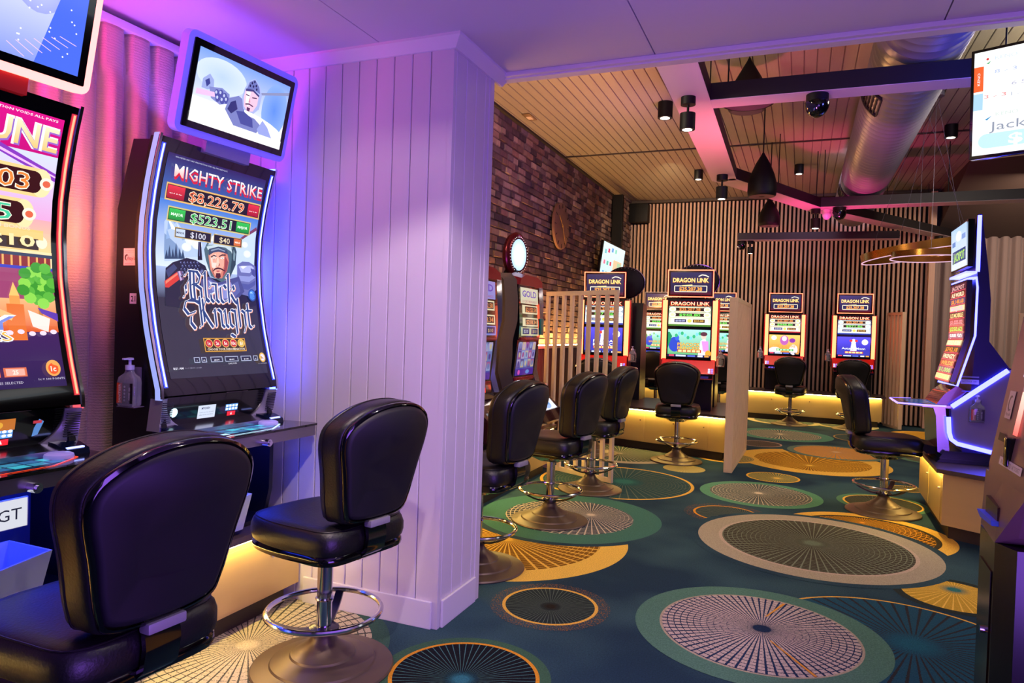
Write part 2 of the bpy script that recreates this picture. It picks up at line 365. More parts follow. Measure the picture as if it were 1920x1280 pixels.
def make_floor():
    A, B = carpet_mats(); T, TD, GR, BE, YE, OR = '#263f4a', '#1d2e3a', '#62806c', '#a89c86', '#e0b04a', '#d8922a'
    D = [  # cx cy R Ri line rays w net speck hubR ring line in ray hubc hub
     (-1.9, 8.25, .70, .58, .0, 29, .3, 0, 0, .04, BE, BE, '#41503f', BE, BE, (-1.93, 8.18)),
     (-1.1, 7.62, .22, .22, .0, 19, .3, 0, 0, .0, YE, YE, '#b9a763', '#8f8a50', YE, None),
     (-1.59, 6.6, .73, .715, .015, 27, .22, 1, 0, .14, TD, YE, '#1e4248', '#5d6658', '#2c6a63', (-1.517, 6.63)),
     (-1.85, 4.42, .86, .68, .0, 25, .42, 1, 0, .06, '#e6bb52', YE, '#7d5416', YE, YE, (-1.785, 4.378)),
     (-1.6, 5.16, .76, 0, 0, 1, 0, 0, 0, 0, T, T, T, T, T, None),
     (-1.6, 5.16, .70, .49, .0, 32, .36, 1, 0, .05, '#3f6e62', GR, '#3c4550', '#c4b4a2', '#c4b4a2', (-1.46, 5.281)),
     (-2.2, 2.4, .62, .54, .0, 27, .36, 1, 0, .04, '#38584c', GR, '#b9ad94', '#4a4c46', '#c4b9a0', (-2.194, 2.4)),
     (-1.22, 2.57, .355, .30, .008, 32, .2, 0, 0, .055, '#3d5f48', OR, '#14161c', '#4d7a7a', '#2f6a78', (-1.219, 2.54)),
     (-1.15, 3.43, .31, .24, .009, 31, .2, 0, .58, .04, '#8c5a1c', YE, '#26302f', '#637467', '#241c16', (-1.142, 3.416)),
     (.49, 3.71, .625, .62, .010, 25, .34, 0, 0, .10, TD, YE, '#1f4c60', '#2d2d30', '#1f5a6c', (.546, 3.769)),
     (.85, 4.61, .31, .26, .0, 25, .3, 0, 0, .06, '#2b3430', T, '#c79f36', '#ecc257', '#2f7676', (.875, 4.722)),
     (.72, 6.94, .37, .31, .009, 27, .2, 0, 0, .03, '#4f7a62', YE, '#3a3a34', '#5a6a58', '#39453e', (.642, 6.867)),
     (.5, 5.82, .59, .47, .018, 25, .44, 1, 0, .03, YE, '#3a3424', '#5e4112', '#dd9d2c', OR, (.50, 6.12)),
     (-.5, 5.86, .33, .25, .010, 25, .24, 0, .6, .03, '#8c4a1c', OR, '#2e4444', '#7b7464', '#8a8070', (-.38, 5.90)),
     (.14, 5.3, .84, 0, 0, 1, 0, 0, 0, 0, '#1b3a46', T, T, T, T, None),
     (.14, 5.3, .78, .625, .012, 37, .30, 1, 0, .09, '#a79c84', '#b9a692', '#413c30', '#77806a', '#64705a', (.13, 5.318)),
     (-.14, 3.59, .585, .46, .006, 36, .42, 1, 0, .075, '#527a68', BE, '#b9a89e', '#1d3050', '#1a2c48', (-.123, 3.628)),
     (-.29, 6.76, .53, .44, .0, 35, .32, 1, 0, .05, '#5a9270', GR, '#3b4a4c', '#cfc1a2', '#dccdb0', (-.302, 6.786)),
     (-.21, 7.64, .26, .25, .010, 25, .4, 0, 0, .05, YE, '#e8b440', '#5e6c4c', '#d6ae42', '#ecc257', (-.172, 7.612)),
     (.17, 8.89, .84, .63, .0, 27, .4, 1, 0, .05, YE, YE, '#8a5e18', '#e2a834', '#f0c04c', (.144, 8.589)),
     (-.75, 8.6, .36, .30, .0, 22, .4, 1, 0, .02, YE, YE, '#6b6a4a', '#d8b45a', BE, None),
     (.47, 9.85, .66, 0, 0, 1, 0, 0, 0, 0, T, T, T, T, T, None),
     (.47, 9.77, .58, .50, .0, 27, .36, 0, 0, .05, '#5f7468', GR, '#c98a3a', '#8d8472', '#c9b393', (.47, 9.812)),
     (-.18, 11.12, .68, .52, .0, 30, .4, 1, 0, .06, '#4c8270', GR, '#2d4a50', '#c6b896', '#d8cba6', (-.23, 11.158)),
     (-.46, 9.98, .29, .275, .012, 25, .3, 1, 0, .02, T, '#b59382', '#463c38', '#6a5a50', '#463c38', None),
     (1.0, 11.4, .5, .49, .012, 27, .3, 0, 0, .02, T, '#a88850', '#2a444a', '#6a6a58', T, None),
     (1.51, 9.84, .34, .26, .0, 25, .36, 0, 0, .02, '#5a8068', GR, '#52503c', '#9a9a72', BE, None),
     (1.95, 12.3, .62, .5, .0, 25, .4, 0, 0, .02, YE, YE, '#c79a32', YE, YE, None),
     (-.2, 13.0, .62, .5, .0, 25, .3, 0, 0, .02, '#c7b98e', BE, '#46574e', BE, BE, None),
     (.75, 13.0, .5, .4, .0, 25, .3, 0, 0, .02, '#b9ad84', BE, '#46574e', BE, BE, None),
     (1.0, 7.75, .16, .15, .01, 19, .3, 0, 0, .02, YE, YE, '#3a4a3a', YE, YE, None),
     (2.2, 4.6, .7, .55, .0, 31, .3, 1, 0, .06, GR, BE, '#3b4a4c', '#cfc1a2', BE, None),
     (1.9, 2.2, .8, .62, .01, 31, .3, 1, 0, .06, '#a79c84', YE, '#413c30', '#77806a', T, None),
     (.1, 1.6, .7, .55, .01, 31, .3, 1, 0, .06, YE, YE, '#7d5416', YE, YE, None),
    ]
    bm = bmesh.new(); NN = ('cen', 'hub', 'par', 'par2'); lay = {k: bm.verts.layers.float_vector.new(k) for k in NN}; cl = {k: bm.verts.layers.float_color.new(k) for k in ('c1', 'c2', 'c3', 'c4', 'c5')}
    r = bmesh.ops.create_cube(bm, size=1, matrix=Matrix.Translation((1.7, 6.35, -.03)) @ Matrix.Diagonal((10.6, 17.7, .06, 1)))
    for k, d in enumerate(D):
        z = .0001*(k+1); n = 96; h = d[15] or (d[0], d[1]); vs = []
        for i in range(n):
            t = 2*math.pi*i/n; v = bm.verts.new((d[0]+d[2]*math.cos(t), d[1]+d[2]*math.sin(t), z)); vs.append(v)
            v[lay['cen']] = (d[0], d[1], d[2]); v[lay['hub']] = (h[0], h[1], d[9]); v[lay['par']] = (d[3], d[4], d[5]); v[lay['par2']] = (d[6], d[7], d[8])
            for j in range(5): v[cl['c%d' % (j+1)]] = (*hx(d[10+j]), 1)
        f = bm.faces.new(vs); f.material_index = 1
    for x0, y0, x1, y1 in ((1436, 1157, 1470, 1133), (1444, 1202, 1530, 1270)):
        a, b_ = at(x0, y0, Z=0), at(x1, y1, Z=0); t = (b_-a).normalized(); nn = Vector((-t.y, t.x, 0))*.007
        f = bm.faces.new([bm.verts.new((p.x, p.y, .0042)) for p in (a-nn*.5, b_-nn, b_+nn, a+nn*.5)]); f.material_index = 2
    me = bpy.data.meshes.new('floor'); bm.to_mesh(me); bm.free(); me.materials.append(A); me.materials.append(B); me.materials.append(mat('orange_carpet_thread', OR, .95))
    o = bpy.data.objects.new('floor', me); COL.objects.link(o); o['kind'] = 'structure'
make_floor()

# low white ceiling: fibre-cement sheets with open joints ----------------
q = MB(); xs = [-3.6, -1.906, -.697, .506, 1.715, 2.92, 4.13, 7]
for a, b in zip(xs, xs[1:]):
    if a == -1.906: q.box((a+.003, -2.5, LOWZ), (b-.003, 1.96, LOWZ+.02)); q.box((a+.003, 2.15, LOWZ), (b-.003, 3.44, LOWZ+.02))
    else: q.box((a+.003, -2.5, LOWZ), (b-.003, 3.44, LOWZ+.02))
q.box((-3.6, -2.5, LOWZ+.022), (-1.903, 3.44, 3.4)); q.box((-.70, -2.5, LOWZ+.022), (7, 3.44, 3.4)); q.box((-1.903, -2.5, LOWZ+.022), (-.70, 1.96, 3.4)); q.box((-1.903, 2.15, LOWZ+.022), (-.70, 3.44, 3.4)); q.box((-1.903, 1.96, LOWZ+.16), (-.70, 2.15, 3.4))
q.build('ceiling', ceil_paint, None, 0, kind='structure')
q = MB(); q.box((COLX+.0, 3.41, LOWZ-.03), (7, 3.47, HIGHZ), .004); q.box((COLX, 3.385, LOWZ-.022), (7, 3.415, LOWZ), .003)
q.build('trim_1', trim_paint, None, 0, kind='structure')
# white boarded column wall ----------------------------------------------
def boards(q, x0, x1, y, z0, z1, w_, axis):
    t = x0
    while t < x1-.002:
        e = min(t+w_, x1)
        if axis == 'x': q.box((t+.0022, y, z0), (e-.0022, y+.02, z1), .003, seg=1)
        else: q.box((y-.02, t+.0022, z0), (y, e-.0022, z1), .003, seg=1)
        t = e
q = MB(); q.box((-3.36, COLY+.012, 0), (COLX-.012, 3.346, LOWZ))
boards(q, -3.36, COLX-.02, COLY, .0, LOWZ, .1005, 'x'); boards(q, COLY+.03, 3.346, COLX, .0, LOWZ, .108, 'y')
q.box((COLX-.03, COLY, 0), (COLX, COLY+.03, LOWZ), .002); q.box((COLX-.03, 3.30, 0), (COLX+.006, 3.352, LOWZ), .002)
q.build('wall_partition', white_paint, None, 0, kind='structure')
q = MB()   # cornice with sloped face
for prof, M in (([(0, -.055), (-.012, -.055), (-.055, -.012), (-.055, 0), (0, 0)], None),):
    q.loops([[(-3.3, COLY+o_, LOWZ+z_) for o_, z_ in prof], [(COLX-o_, COLY+o_, LOWZ+z_) for o_, z_ in prof], [(COLX-o_, 3.44, LOWZ+z_) for o_, z_ in prof]])
q.build('trim_2', trim_paint, None, 0, kind='structure')
q = MB(); q.box((-2.3, COLY-.014, 0), (COLX-.028, COLY, .13), .004); q.box((COLX, COLY+.03, 0), (COLX+.014, 3.30, .13), .004)
q.build('baseboard_partition', trim_paint, None, 0, kind='structure')

# raised boarded ceiling --------------------------------------------------
q = MB(); y = -0.0
x = -3.5
while x < 7:
    for a, b in ((3.4, 9.86), (9.90, 14.6)): q.box((x+.004, a, HIGHZ), (x+.107, b, HIGHZ+.02), .004, seg=1)
    x += .111
q.box((-3.6, 3.4, HIGHZ+.018), (7, 15.2, HIGHZ+.2))
q.build('ceiling', mat('tan_ceiling_boards', '#918a76', .5, noise=(5, .10, (8, 1, 1))), None, 0, kind='structure')
q = MB(); q.box((-3.5, 9.858, HIGHZ-.012), (7, 9.902, HIGHZ-.002), .002); q.box((-3.36, 3.5, HIGHZ-.03), (-3.30, 12.9, HIGHZ), .004)
q.build('trim_3', mat('dark_joint_strip', '#221a16', .6), None, 0, kind='structure')

# brick wall -----------------------------------------------------------------
def brick_mat():
    M = bpy.data.materials.new('old_brick'); M.use_nodes = True; nt = M.node_tree; N = nt.nodes; L = nt.links.new; b = N['Principled BSDF']; b.inputs['Roughness'].default_value = .8
    a = N.new('ShaderNodeAttribute'); a.attribute_name = 'Col'; tc = N.new('ShaderNodeTexCoord'); n = N.new('ShaderNodeTexNoise'); n.inputs['Scale'].default_value = 14; n.inputs['Detail'].default_value = 6
    mr = N.new('ShaderNodeMapRange'); mr.inputs[3].default_value = .55; mr.inputs[4].default_value = 1.5
    mx = N.new('ShaderNodeMix'); mx.data_type = 'RGBA'; mx.blend_type = 'MULTIPLY'; mx.inputs[0].default_value = 1
    L(tc.outputs['Object'], n.inputs['Vector']); L(n.outputs[0], mr.inputs[0]); L(a.outputs['Color'], mx.inputs[6]); L(mr.outputs[0], mx.inputs[7]); L(mx.outputs[2], b.inputs['Base Color'])
    bp = N.new('ShaderNodeBump'); bp.inputs['Strength'].default_value = .6; bp.inputs['Distance'].default_value = .015; L(n.outputs[0], bp.inputs['Height']); L(bp.outputs[0], b.inputs['Normal'])
    return M
BM_ = brick_mat()
def brickwall(name, X, y0, y1, z0, z1, axis='x'):
    vs, fs, cs = [], [], []
    pal = [hx(c) for c in ('#7a5c54', '#644a48', '#8a7062', '#4e3c40', '#9c8674', '#604a4e', '#7c5c50', '#70605e', '#40303a', '#927c70')]
    mort = hx('#4a3a36')
    def add(c0, c1, col):
        i = len(vs); (x0, Y0, Z0), (x1, Y1, Z1) = c0, c1; bv = .006
        vs.extend([(x0, Y0, Z0), (x0, Y1, Z0), (x0, Y1, Z1), (x0, Y0, Z1), (x1, Y0+bv, Z0+bv), (x1, Y1-bv, Z0+bv), (x1, Y1-bv, Z1-bv), (x1, Y0+bv, Z1-bv)])
        for f in ((4, 5, 6, 7), (0, 1, 5, 4), (1, 2, 6, 5), (2, 3, 7, 6), (3, 0, 4, 7)): fs.append([i+k for k in f]); cs.append(col)
    i = len(vs); vs.extend([(X, y0, z0), (X, y1, z0), (X, y1, z1), (X, y0, z1)]); fs.append([0, 1, 2, 3]); cs.append(mort)
    z = z0; row = 0
    while z < z1:
        y = y0 - (.115 if row % 2 else 0) - random.random()*.03
        while y < y1:
            ln = random.choice((.23, .23, .23, .17, .115)); a, b_ = max(y, y0), min(y+ln-.012, y1)
            if b_-a > .03:
                c = random.choice(pal); k = random.uniform(.75, 1.15); add((X, a, z), (X+random.uniform(.008, .03), b_, min(z+.074, z1)), tuple(v*k for v in c))
            y += ln
        z += .086; row += 1
    me = bpy.data.meshes.new(name); me.from_pydata(vs, [], fs); ca = me.color_attributes.new('Col', 'FLOAT_COLOR', 'CORNER')
    k = 0
    for f, c in zip(me.polygons, cs):
        for _ in f.loop_indices: ca.data[k].color = (*c, 1); k += 1
    me.materials.append(BM_); o = bpy.data.objects.new(name, me); COL.objects.link(o); o['kind'] = 'structure'; return o
brickwall('wall_brick', -3.36, 3.36, 12.8, 1.24, HIGHZ)
w2 = brickwall('wall_pier', -3.16, 12.92, 13.6, 0, HIGHZ)
q = MB(); q.box((-3.5, 3.35, 0), (-3.362, 15, HIGHZ)); q.build('wall_left', mat('dark_mortar', '#2a2220', .9), None, 0, kind='structure')
q = MB()
for i in range(int((12.8-3.4)/.06)): q.box((-3.35, 3.4+i*.06, 0), (-3.26, 3.4+i*.06+.034, 1.18), .004, seg=1)
q.box((-3.362, 3.4, 0), (-3.33, 12.8, 1.2)); q.build('trim_4', mat('dark_slat_wainscot', '#6a4038', .5), None, 0, kind='structure')
q = MB(); q.box((-3.36, 3.4, 1.18), (-3.22, 12.8, 1.22), .004); q.build('trim_5', wood_pale, None, 0, kind='structure')
led_warm = mat('warm_led', (1, .8, .4), .5, emit=(1., .72, .20), est=75)
led_brick = mat('brick_ledge_led', (1, .8, .4), .5, emit=(1., .50, .14), est=190)
q = MB(); q.box((-3.262, 3.5, 1.221), (-3.235, 12.7, 1.232)); tag(q.build('led_strip', led_brick, None, 0), 'glowing warm LED strip along the ledge below the brick wall', 'LED strip')
q = MB(); q.box((-3.33, 12.8, .3), (-3.14, 12.92, HIGHZ), .004); q.build('trim_6', black_soft, None, 0, kind='structure')

# slatted back wall ------------------------------------------------------------
slat_m = mat('ash_slats', '#c6a48c', .5, noise=(5, .12, (12, 12, 1)))
q = MB(); i = 0; x = -3.15
while x < 1.93:
    q.box((x, 13.56, .02), (x+.036, 13.62, HIGHZ-.06 if i > 4 else 3.55), .003, seg=1); x += .0702; i += 1
q.box((1.93, 13.42, 0), (2.02, 13.66, HIGHZ-.05), .004)
q.build('wall_slatted', slat_m, None, 0, kind='structure')
q = MB(); q.box((-3.36, 13.625, 0), (2.02, 13.8, HIGHZ)); q.build('wall_back', mat('black_backing', '#0d080c', .9), None, 0, kind='structure')
q = MB(); q.box((-3.36, 13.5, HIGHZ-.05), (2.02, 13.68, HIGHZ), .004); q.build('trim_7', mat('dark_cap', '#3a2c22', .6), None, 0, kind='structure')
q = MB(); q.box((-3.15, 13.35, 3.57), (-2.78, 13.6, 3.92), .01); tag(q.build('wall_speaker', black_soft, None), 'black box loudspeaker high in the corner of brick and slat walls', 'speaker')
# right part: curtain wall, soffit
q = MB(); q.box((2.0, 15.0, 0), (7, 15.2, HIGHZ)); q.box((6.9, 3.4, 0), (7, 15.2, HIGHZ)); q.build('wall_right', mat('dark_plum_paint', '#3a3034', .8), None, 0, kind='structure')
q = MB(); q.prism([(14.9, 3.25), (14.2, 3.25), (11.4, HIGHZ), (14.9, HIGHZ)], 2.1, 6.9, 'x'); q.build('trim_8', mat('brown_soffit', '#4a3c36', .8), None, 0, kind='structure')
def curtain(name, p0, p1, z0, z1, wav, amp, material, header=True, nx=14):
    p0, p1 = Vector(p0), Vector(p1); Lh = (p1-p0).length; t = (p1-p0).normalized(); nrm = Vector((-t.y, t.x)); bm = MB(); K = int(Lh/wav*nx)
    zs = [z0, z0+(z1-z0)*.25, z0+(z1-z0)*.5, z0+(z1-z0)*.7, z1-.36, z1-.24, z1-.19, z1-.17, z1-.02, z1]
    rows = []
    for z in zs:
        row = []
        for k in range(K+1):
            s = k/K*Lh; ph = 2*math.pi*s/wav; wob = .35*math.sin(s*7.3+z*.8)+.25*math.sin(s*17+1.3)
            if header and z > z1-.2:
                c = math.cos(ph); a = amp*1.1 if c > .55 else amp*.15*c
                if z < z1-.165 and c > .55: a = amp*.8
            else:
                f = 1 if z < z1-.36 else .8; a = amp*f*(math.cos(ph+wob*.6)*.8+.25*math.cos(2*ph+wob*2))
            q_ = p0+t*s+nrm*a; row.append((q_.x, q_.y, z))
        rows.append(row)
    bm.loops(rows, False, False); o = bm.build(name, material, None, 60)
    sm = o.modifiers.new('solid', 'SOLIDIFY'); sm.thickness = .003; return o
def fabric(name, col):
    M = mat(name, col, .7); nt = M.node_tree; N = nt.nodes; L = nt.links.new; b = N['Principled BSDF']
    tc = N.new('ShaderNodeTexCoord'); wv = N.new('ShaderNodeTexWave'); wv.bands_direction = 'Z'; wv.inputs['Scale'].default_value = 26; wv.inputs['Distortion'].default_value = 3.5; wv.inputs['Detail'].default_value = 2; wv.inputs['Detail Scale'].default_value = 4
    L(tc.outputs['Object'], wv.inputs['Vector']); bp = N.new('ShaderNodeBump'); bp.inputs['Strength'].default_value = .35; bp.inputs['Distance'].default_value = .004
    L(wv.outputs[1], bp.inputs['Height']); L(bp.outputs[0], b.inputs['Normal'])
    b.inputs['Sheen Weight'].default_value = .3; return M
cw = fabric('woven_curtain', '#b9a08c')
tag(curtain('curtain', (-2.84, 0.1), (-2.84, 2.88), .02, 2.70, .135, .036, cw), 'woven pinch-pleat curtain behind the tall machines, lit pink and orange', 'curtain')
q = MB(); q.box((-2.9, .0, 2.70), (-2.82, 2.89, 2.735), .004); tag(q.build('curtain_track', trim_paint, None), 'white curtain track under the low ceiling at the left', 'curtain track')
q = MB(); q.box((-3.1, -2.5, 0), (-2.95, 2.92, LOWZ)); q.build('wall_left', white_paint, None, 0, kind='structure')
tag(curtain('curtain', (2.04, 14.15), (6.6, 14.15), .12, 3.6, .17, .065, fabric('grey_brown_curtain', '#a08e86'), False, 14), 'grey-brown floor-length curtain right of the slatted wall', 'curtain')
# ================================================================ CABINET PLINTHS
cab_m = mat('gold_beige_laminate', '#c8aa6a', .36, .1, noise=(3, .05, (1, 1, 8)))
top_m = mat('dark_worktop', '#4a3c3c', .28)
kick_m = mat('brown_kickboard', '#2c2019', .6)
def cabinet(name, pts, ztop, label, doors, overhang=.05, group=None):
    """pts: plan polygon, visible front edges first; doors = list of (edge index, t0, t1)"""
    c = sum((Vector(p) for p in pts), Vector((0, 0)))/len(pts)
    root = empty(name, (c.x, c.y, 0)); tag(root, label, 'cabinet', group)
    def off(d):
        out = []; n = len(pts)
        for i in range(n):
            a, b, e = Vector(pts[i-1]), Vector(pts[i]), Vector(pts[(i+1) % n])
            u, v = (b-a).normalized(), (e-b).normalized(); n1, n2 = Vector((u.y, -u.x)), Vector((v.y, -v.x))
            k = (n1+n2); k = k/(1+n1.dot(n2)) if 1+n1.dot(n2) > .1 else n1; out.append(b+k*d-c)
        return [tuple(p) for p in out]
    area2 = sum(pts[i-1][0]*pts[i][1]-pts[i][0]*pts[i-1][1] for i in range(len(pts)))
    sg = 1 if area2 > 0 else -1
    q = MB(); q.prism(off(0), .1, ztop-.04, 'z'); q.build('body', cab_m, root, 0)
    q = MB(); q.prism(off(-.05*sg), 0, .1, 'z'); q.build('kickboard', kick_m, root, 0)
    q = MB(); q.prism(off(overhang*sg), ztop-.03, ztop, 'z'); q.build('worktop', top_m, root, 0)
    q = MB()
    n = len(pts)
    for e in sorted({d[0] for d in doors}):
        a, b = Vector(pts[e]), Vector(pts[(e+1) % n]); u = (b-a).normalized(); nn = Vector((u.y, -u.x))*sg
        p = [a+u*.02+nn*.022-c, b-u*.02+nn*.022-c, b-u*.02+nn*.038-c, a+u*.02+nn*.038-c]
        q.prism([tuple(v) for v in p], ztop-.037, ztop-.031, 'z')
    q.build('led_strip', led_warm, root, 0)
    for (e, t0, t1) in doors:
        a, b = Vector(pts[e]), Vector(pts[(e+1) % n]); u = (b-a).normalized(); nn = Vector((u.y, -u.x))*sg; Ln = (b-a).length
        A = a+u*t0*Ln-c; B = a+u*t1*Ln-c
        q = MB(); q.prism([tuple(v) for v in (A+nn*-.002+u*.002, B+nn*-.002-u*.002, B+nn*.004-u*.002, A+nn*.004+u*.002)], .115, ztop-.075, 'z'); d = q.build('door', cab_m, root, 0)
        k = B-u*.05; q = MB(); q.cyl((k.x, k.y, ztop-.16), (k.x+nn.x*.016, k.y+nn.y*.016, ztop-.16), .008); q.build('lock', chrome, d)
    return root
cabinet('machine_cabinet', [(-2.325, 0.0), (-2.325, 2.89), (-2.73, 2.89), (-2.73, 0.0)], .455, 'long gold laminate plinth cabinet under the two large curved machines', [(0, .1, .36), (0, .40, .66), (0, .70, .945)])
cabinet('machine_cabinet', [(-2.27, 3.42), (-2.30, 6.68), (-3.0, 6.68), (-3.0, 3.42)], .48, 'gold plinth cabinet along the brick wall behind the white column', [(0, .05, .3), (0, .33, .58), (0, .62, .92)])
cabinet('machine_cabinet', [(-2.25, 8.72), (-.735, 8.28), (-.735, 9.86), (-2.25, 9.86)], .525, 'gold island cabinet under the middle machines by the slatted dividers', [(0, .02, .34), (0, .37, .62), (0, .64, .86)])
cabinet('machine_cabinet', [(-3.08, 13.15), (1.28, 12.97), (1.28, 13.49), (-3.08, 13.49)], .52, 'long gold cabinet in front of the slatted back wall', [(0, .02, .17), (0, .2, .35), (0, .38, .52), (0, .54, .62), (0, .64, .76), (0, .78, .9)])
cabinet('machine_cabinet', [(1.03, 7.2), (1.0, 5.93), (1.9, 5.36), (2.4, 5.9), (2.4, 7.2)], .51, 'gold corner cabinet under the blue-lit machine on the right', [(0, .02, .46), (0, .5, .95)], .045)

# ================================================================ STOOLS
leather = mat('black_leather', '#0d0b0c', .42, bump=(120, .12), spec=.6)
back_fab = mat('black_vinyl_back', '#121018', .55)
disc_m = mat('bronze_base', '#6a5a4c', .42, .6)
def stool():
    root = empty('gaming_stool', (0, 0, 0)); tag(root, '', 'stool', 'black leather gaming stools')
    q = MB(); q.lathe([(.285, 0), (.29, .006), (.285, .014), (.215, .026), (.21, .034), (.205, .036), (.135, .056), (.13, .064), (.122, .066), (.062, .108), (.055, .118), (.05, .128), (.034, .15)], 56); q.build('base', disc_m, root, 25)
    q = MB(); q.cyl((0, 0, .10), (0, 0, .50), .031, 24); q.lathe([(.036, .28), (.038, .285), (.036, .29)], 24); q.build('pole', chrome, root)
    ring = MB(); ring.tube([(.232*math.cos(t*math.pi/24), .232*math.sin(t*math.pi/24), .235) for t in range(48)], .011, 10, True); rg = ring.build('foot_ring', chrome, root)
    q = MB(); q.lathe([(.05, .145), (.062, .15), (.062, .165), (.04, .172)], 24)
    for k in range(3):
        a = math.radians(30+120*k); ca, sa = math.cos(a), math.sin(a)
        q.ribbon([(ca*r, sa*r, z) for r, z in ((.045, .158), (.10, .165), (.15, .182), (.195, .205), (.228, .232))], .034, .012, (-sa, ca, 0))
    q.build('spoke_hub', mat('dark_chrome', '#5a565c', .25, 1.), rg)
    so = smooth_outline([(-.20, -.20), (0, -.215), (.20, -.20), (.235, -.05), (.238, .12), (.20, .25), (.10, .285), (0, .29), (-.10, .285), (-.20, .25), (-.238, .12), (-.235, -.05)], 5)
    def layers(out, L, f=lambda x, y: 0):
        return [[(x*s, (y-.03)*s+.03-.035, z+f(x*s, y*s)) for x, y in out] for s, z in L]
    q = MB(); q.loops(layers(so, [(.30, .462), (.34, .455), (.55, .485), (.92, .505), (.985, .512), (1.0, .525), (.995, .54), (.97, .548)])); q.build('seat_pan', black_gloss, root, 40)
    dip = lambda x, y: -.014*math.cos(min(1, abs(x)/.2)*math.pi/2) if True else 0
    q = MB(); q.loops(layers(so, [(.96, .540), (1.0, .552), (1.02, .575), (1.02, .605), (.99, .630), (.93, .645), (.8, .652), (.5, .650), (.2, .646)])); st = q.build('seat', leather, root, 60)
    q = MB(); q.tube([(x*.955, (y-.03)*.955-.005, .6405) for x, y in so], .0028, 6, True); q.build('seam', leather, st)
    # backrest: outline in x,z
    bo = smooth_outline([(-.145, .665), (0, .655), (.145, .665), (.182, .72), (.212, .85), (.243, .98), (.225, 1.055), (.13, 1.115), (0, 1.135), (-.13, 1.115), (-.225, 1.055), (-.243, .98), (-.212, .85), (-.182, .72)], 5)
    def bl(L):
        out = []
        for s, y in L:
            out.append([(x*s, y-.065-.05*((z-.9)/.25)+.02*(x/.2)**2, (z-.9)*s+.9) for x, z in bo])
        return out
    q = MB(); q.loops(bl([(.80, -.128), (.93, -.132), (.985, -.148), (1.0, -.175), (1.0, -.232), (.985, -.252), (.95, -.257)])); bk = q.build('backrest', leather, root, 60)
    q = MB(); q.tube([(x*1.0, -.235-.05*((z-.9)/.25)+.02*(x/.2)**2, (z-.9)*1.0+.9) for x, z in bo], .003, 6, True); q.build('piping', leather, bk)
    q = MB(); q.loops(bl([(.92, -.253), (.965, -.257), (.975, -.264), (.965, -.272), (.93, -.276)]), True, False); q.build('back_shell', black_gloss, root, 50)
    q = MB(); q.loops(bl([(.91, -.268), (.90, -.279), (.84, -.285), (.5, -.29)])); q.build('back_panel', back_fab, root, 60)
    q = MB(); q.box((-.055, -.300, .640), (.055, -.262, .668), .006); q.build('handle', mat('pale_handle', '#a8a6aa', .45, .4), root)
    q = MB(); q.ribbon([(0, -.12, .50), (0, -.23, .51), (0, -.268, .545), (0, -.278, .60), (0, -.265, .68)], .10, .016, (1, 0, 0)); q.build('back_bracket', black_gloss, root, 60)
    return root
proto = stool()
ST = [(-1.745, 1.322, 86, 'black leather gaming stool nearest the camera, in front of the left machine with red lights'),
      (-1.785, 2.388, 80, 'black leather gaming stool on a bronze disc in front of the white column'),
      (-1.74, 3.779, 84, 'black gaming stool half hidden behind the right edge of the white column'),
      (-1.696, 4.974, 80, 'black gaming stool right of the column, seat turned to the brick-wall machines'),
      (-1.715, 6.13, 84, 'black gaming stool beside the low end of the open slatted divider'),
      (-2.21, 8.02, 14, 'black gaming stool seen through the bars of the slatted divider'),
      (-1.249, 8.02, 4, 'black gaming stool seen squarely from behind at the middle island'),
      (-2.32, 12.35, -6, 'black gaming stool far back between the two middle island machines'),
      (-1.25, 12.35, 0, 'black gaming stool far back, just left of the closed wooden divider'),
      (-.122, 12.50, -4, 'black gaming stool at the left one of the two machines near the slatted wall'),
      (.80, 12.45, -4, 'black gaming stool at the right machine on the slatted wall, partly behind another stool'),
      (.687, 6.586, -84, 'black gaming stool seen from the side facing the blue-lit machine')]
for i, (x, y, a, lab) in enumerate(ST):
    o = proto if i == 0 else copy_tree(proto)
    o.location = (x, y, 0); o.rotation_euler = (0, 0, math.radians(a)); o['label'] = lab

# ================================================================ SLATTED DIVIDERS
def divider(p0, p1, h, n, label, depth=.065, sw=.042):
    p0, p1 = Vector(p0), Vector(p1); d = p1-p0; L_ = d.length
    root = empty('slatted_divider', (p0.x, p0.y, 0), math.atan2(d.y, d.x)); tag(root, label, 'divider', 'slatted timber dividers')
    q = MB(); q.box((0, -depth/2, h-.045), (L_, depth/2, h), .003); q.build('top_rail', wood_pale, root, 0)
    q = MB(); q.box((0, -depth/2, 0), (L_, depth/2, .045), .003); q.build('bottom_rail', wood_pale, root, 0)
    for k in range(n):
        x = k*(L_-sw)/(n-1); q = MB(); q.box((x, -depth/2, .045), (x+sw, depth/2, h-.045), .003); q.build('slat', wood_pale, root, 0)
    return root
divider((-2.46, 6.905), (-1.60, 6.49), 1.83, 9, 'open timber slat divider beside the brick-wall machines', .03, .040)
divider((-.655, 7.63), (-.62, 9.25), 1.836, 17, 'timber slat divider at the right end of the middle island, seen edge on', .085)
divider((1.55, 12.98), (1.37, 13.42), 1.92, 5, 'timber slat divider at the right end of the back cabinet', .06)
divider((2.75, 11.5), (4.4, 11.3), 1.87, 20, 'timber slat divider in front of the curtain at the far right', .06)

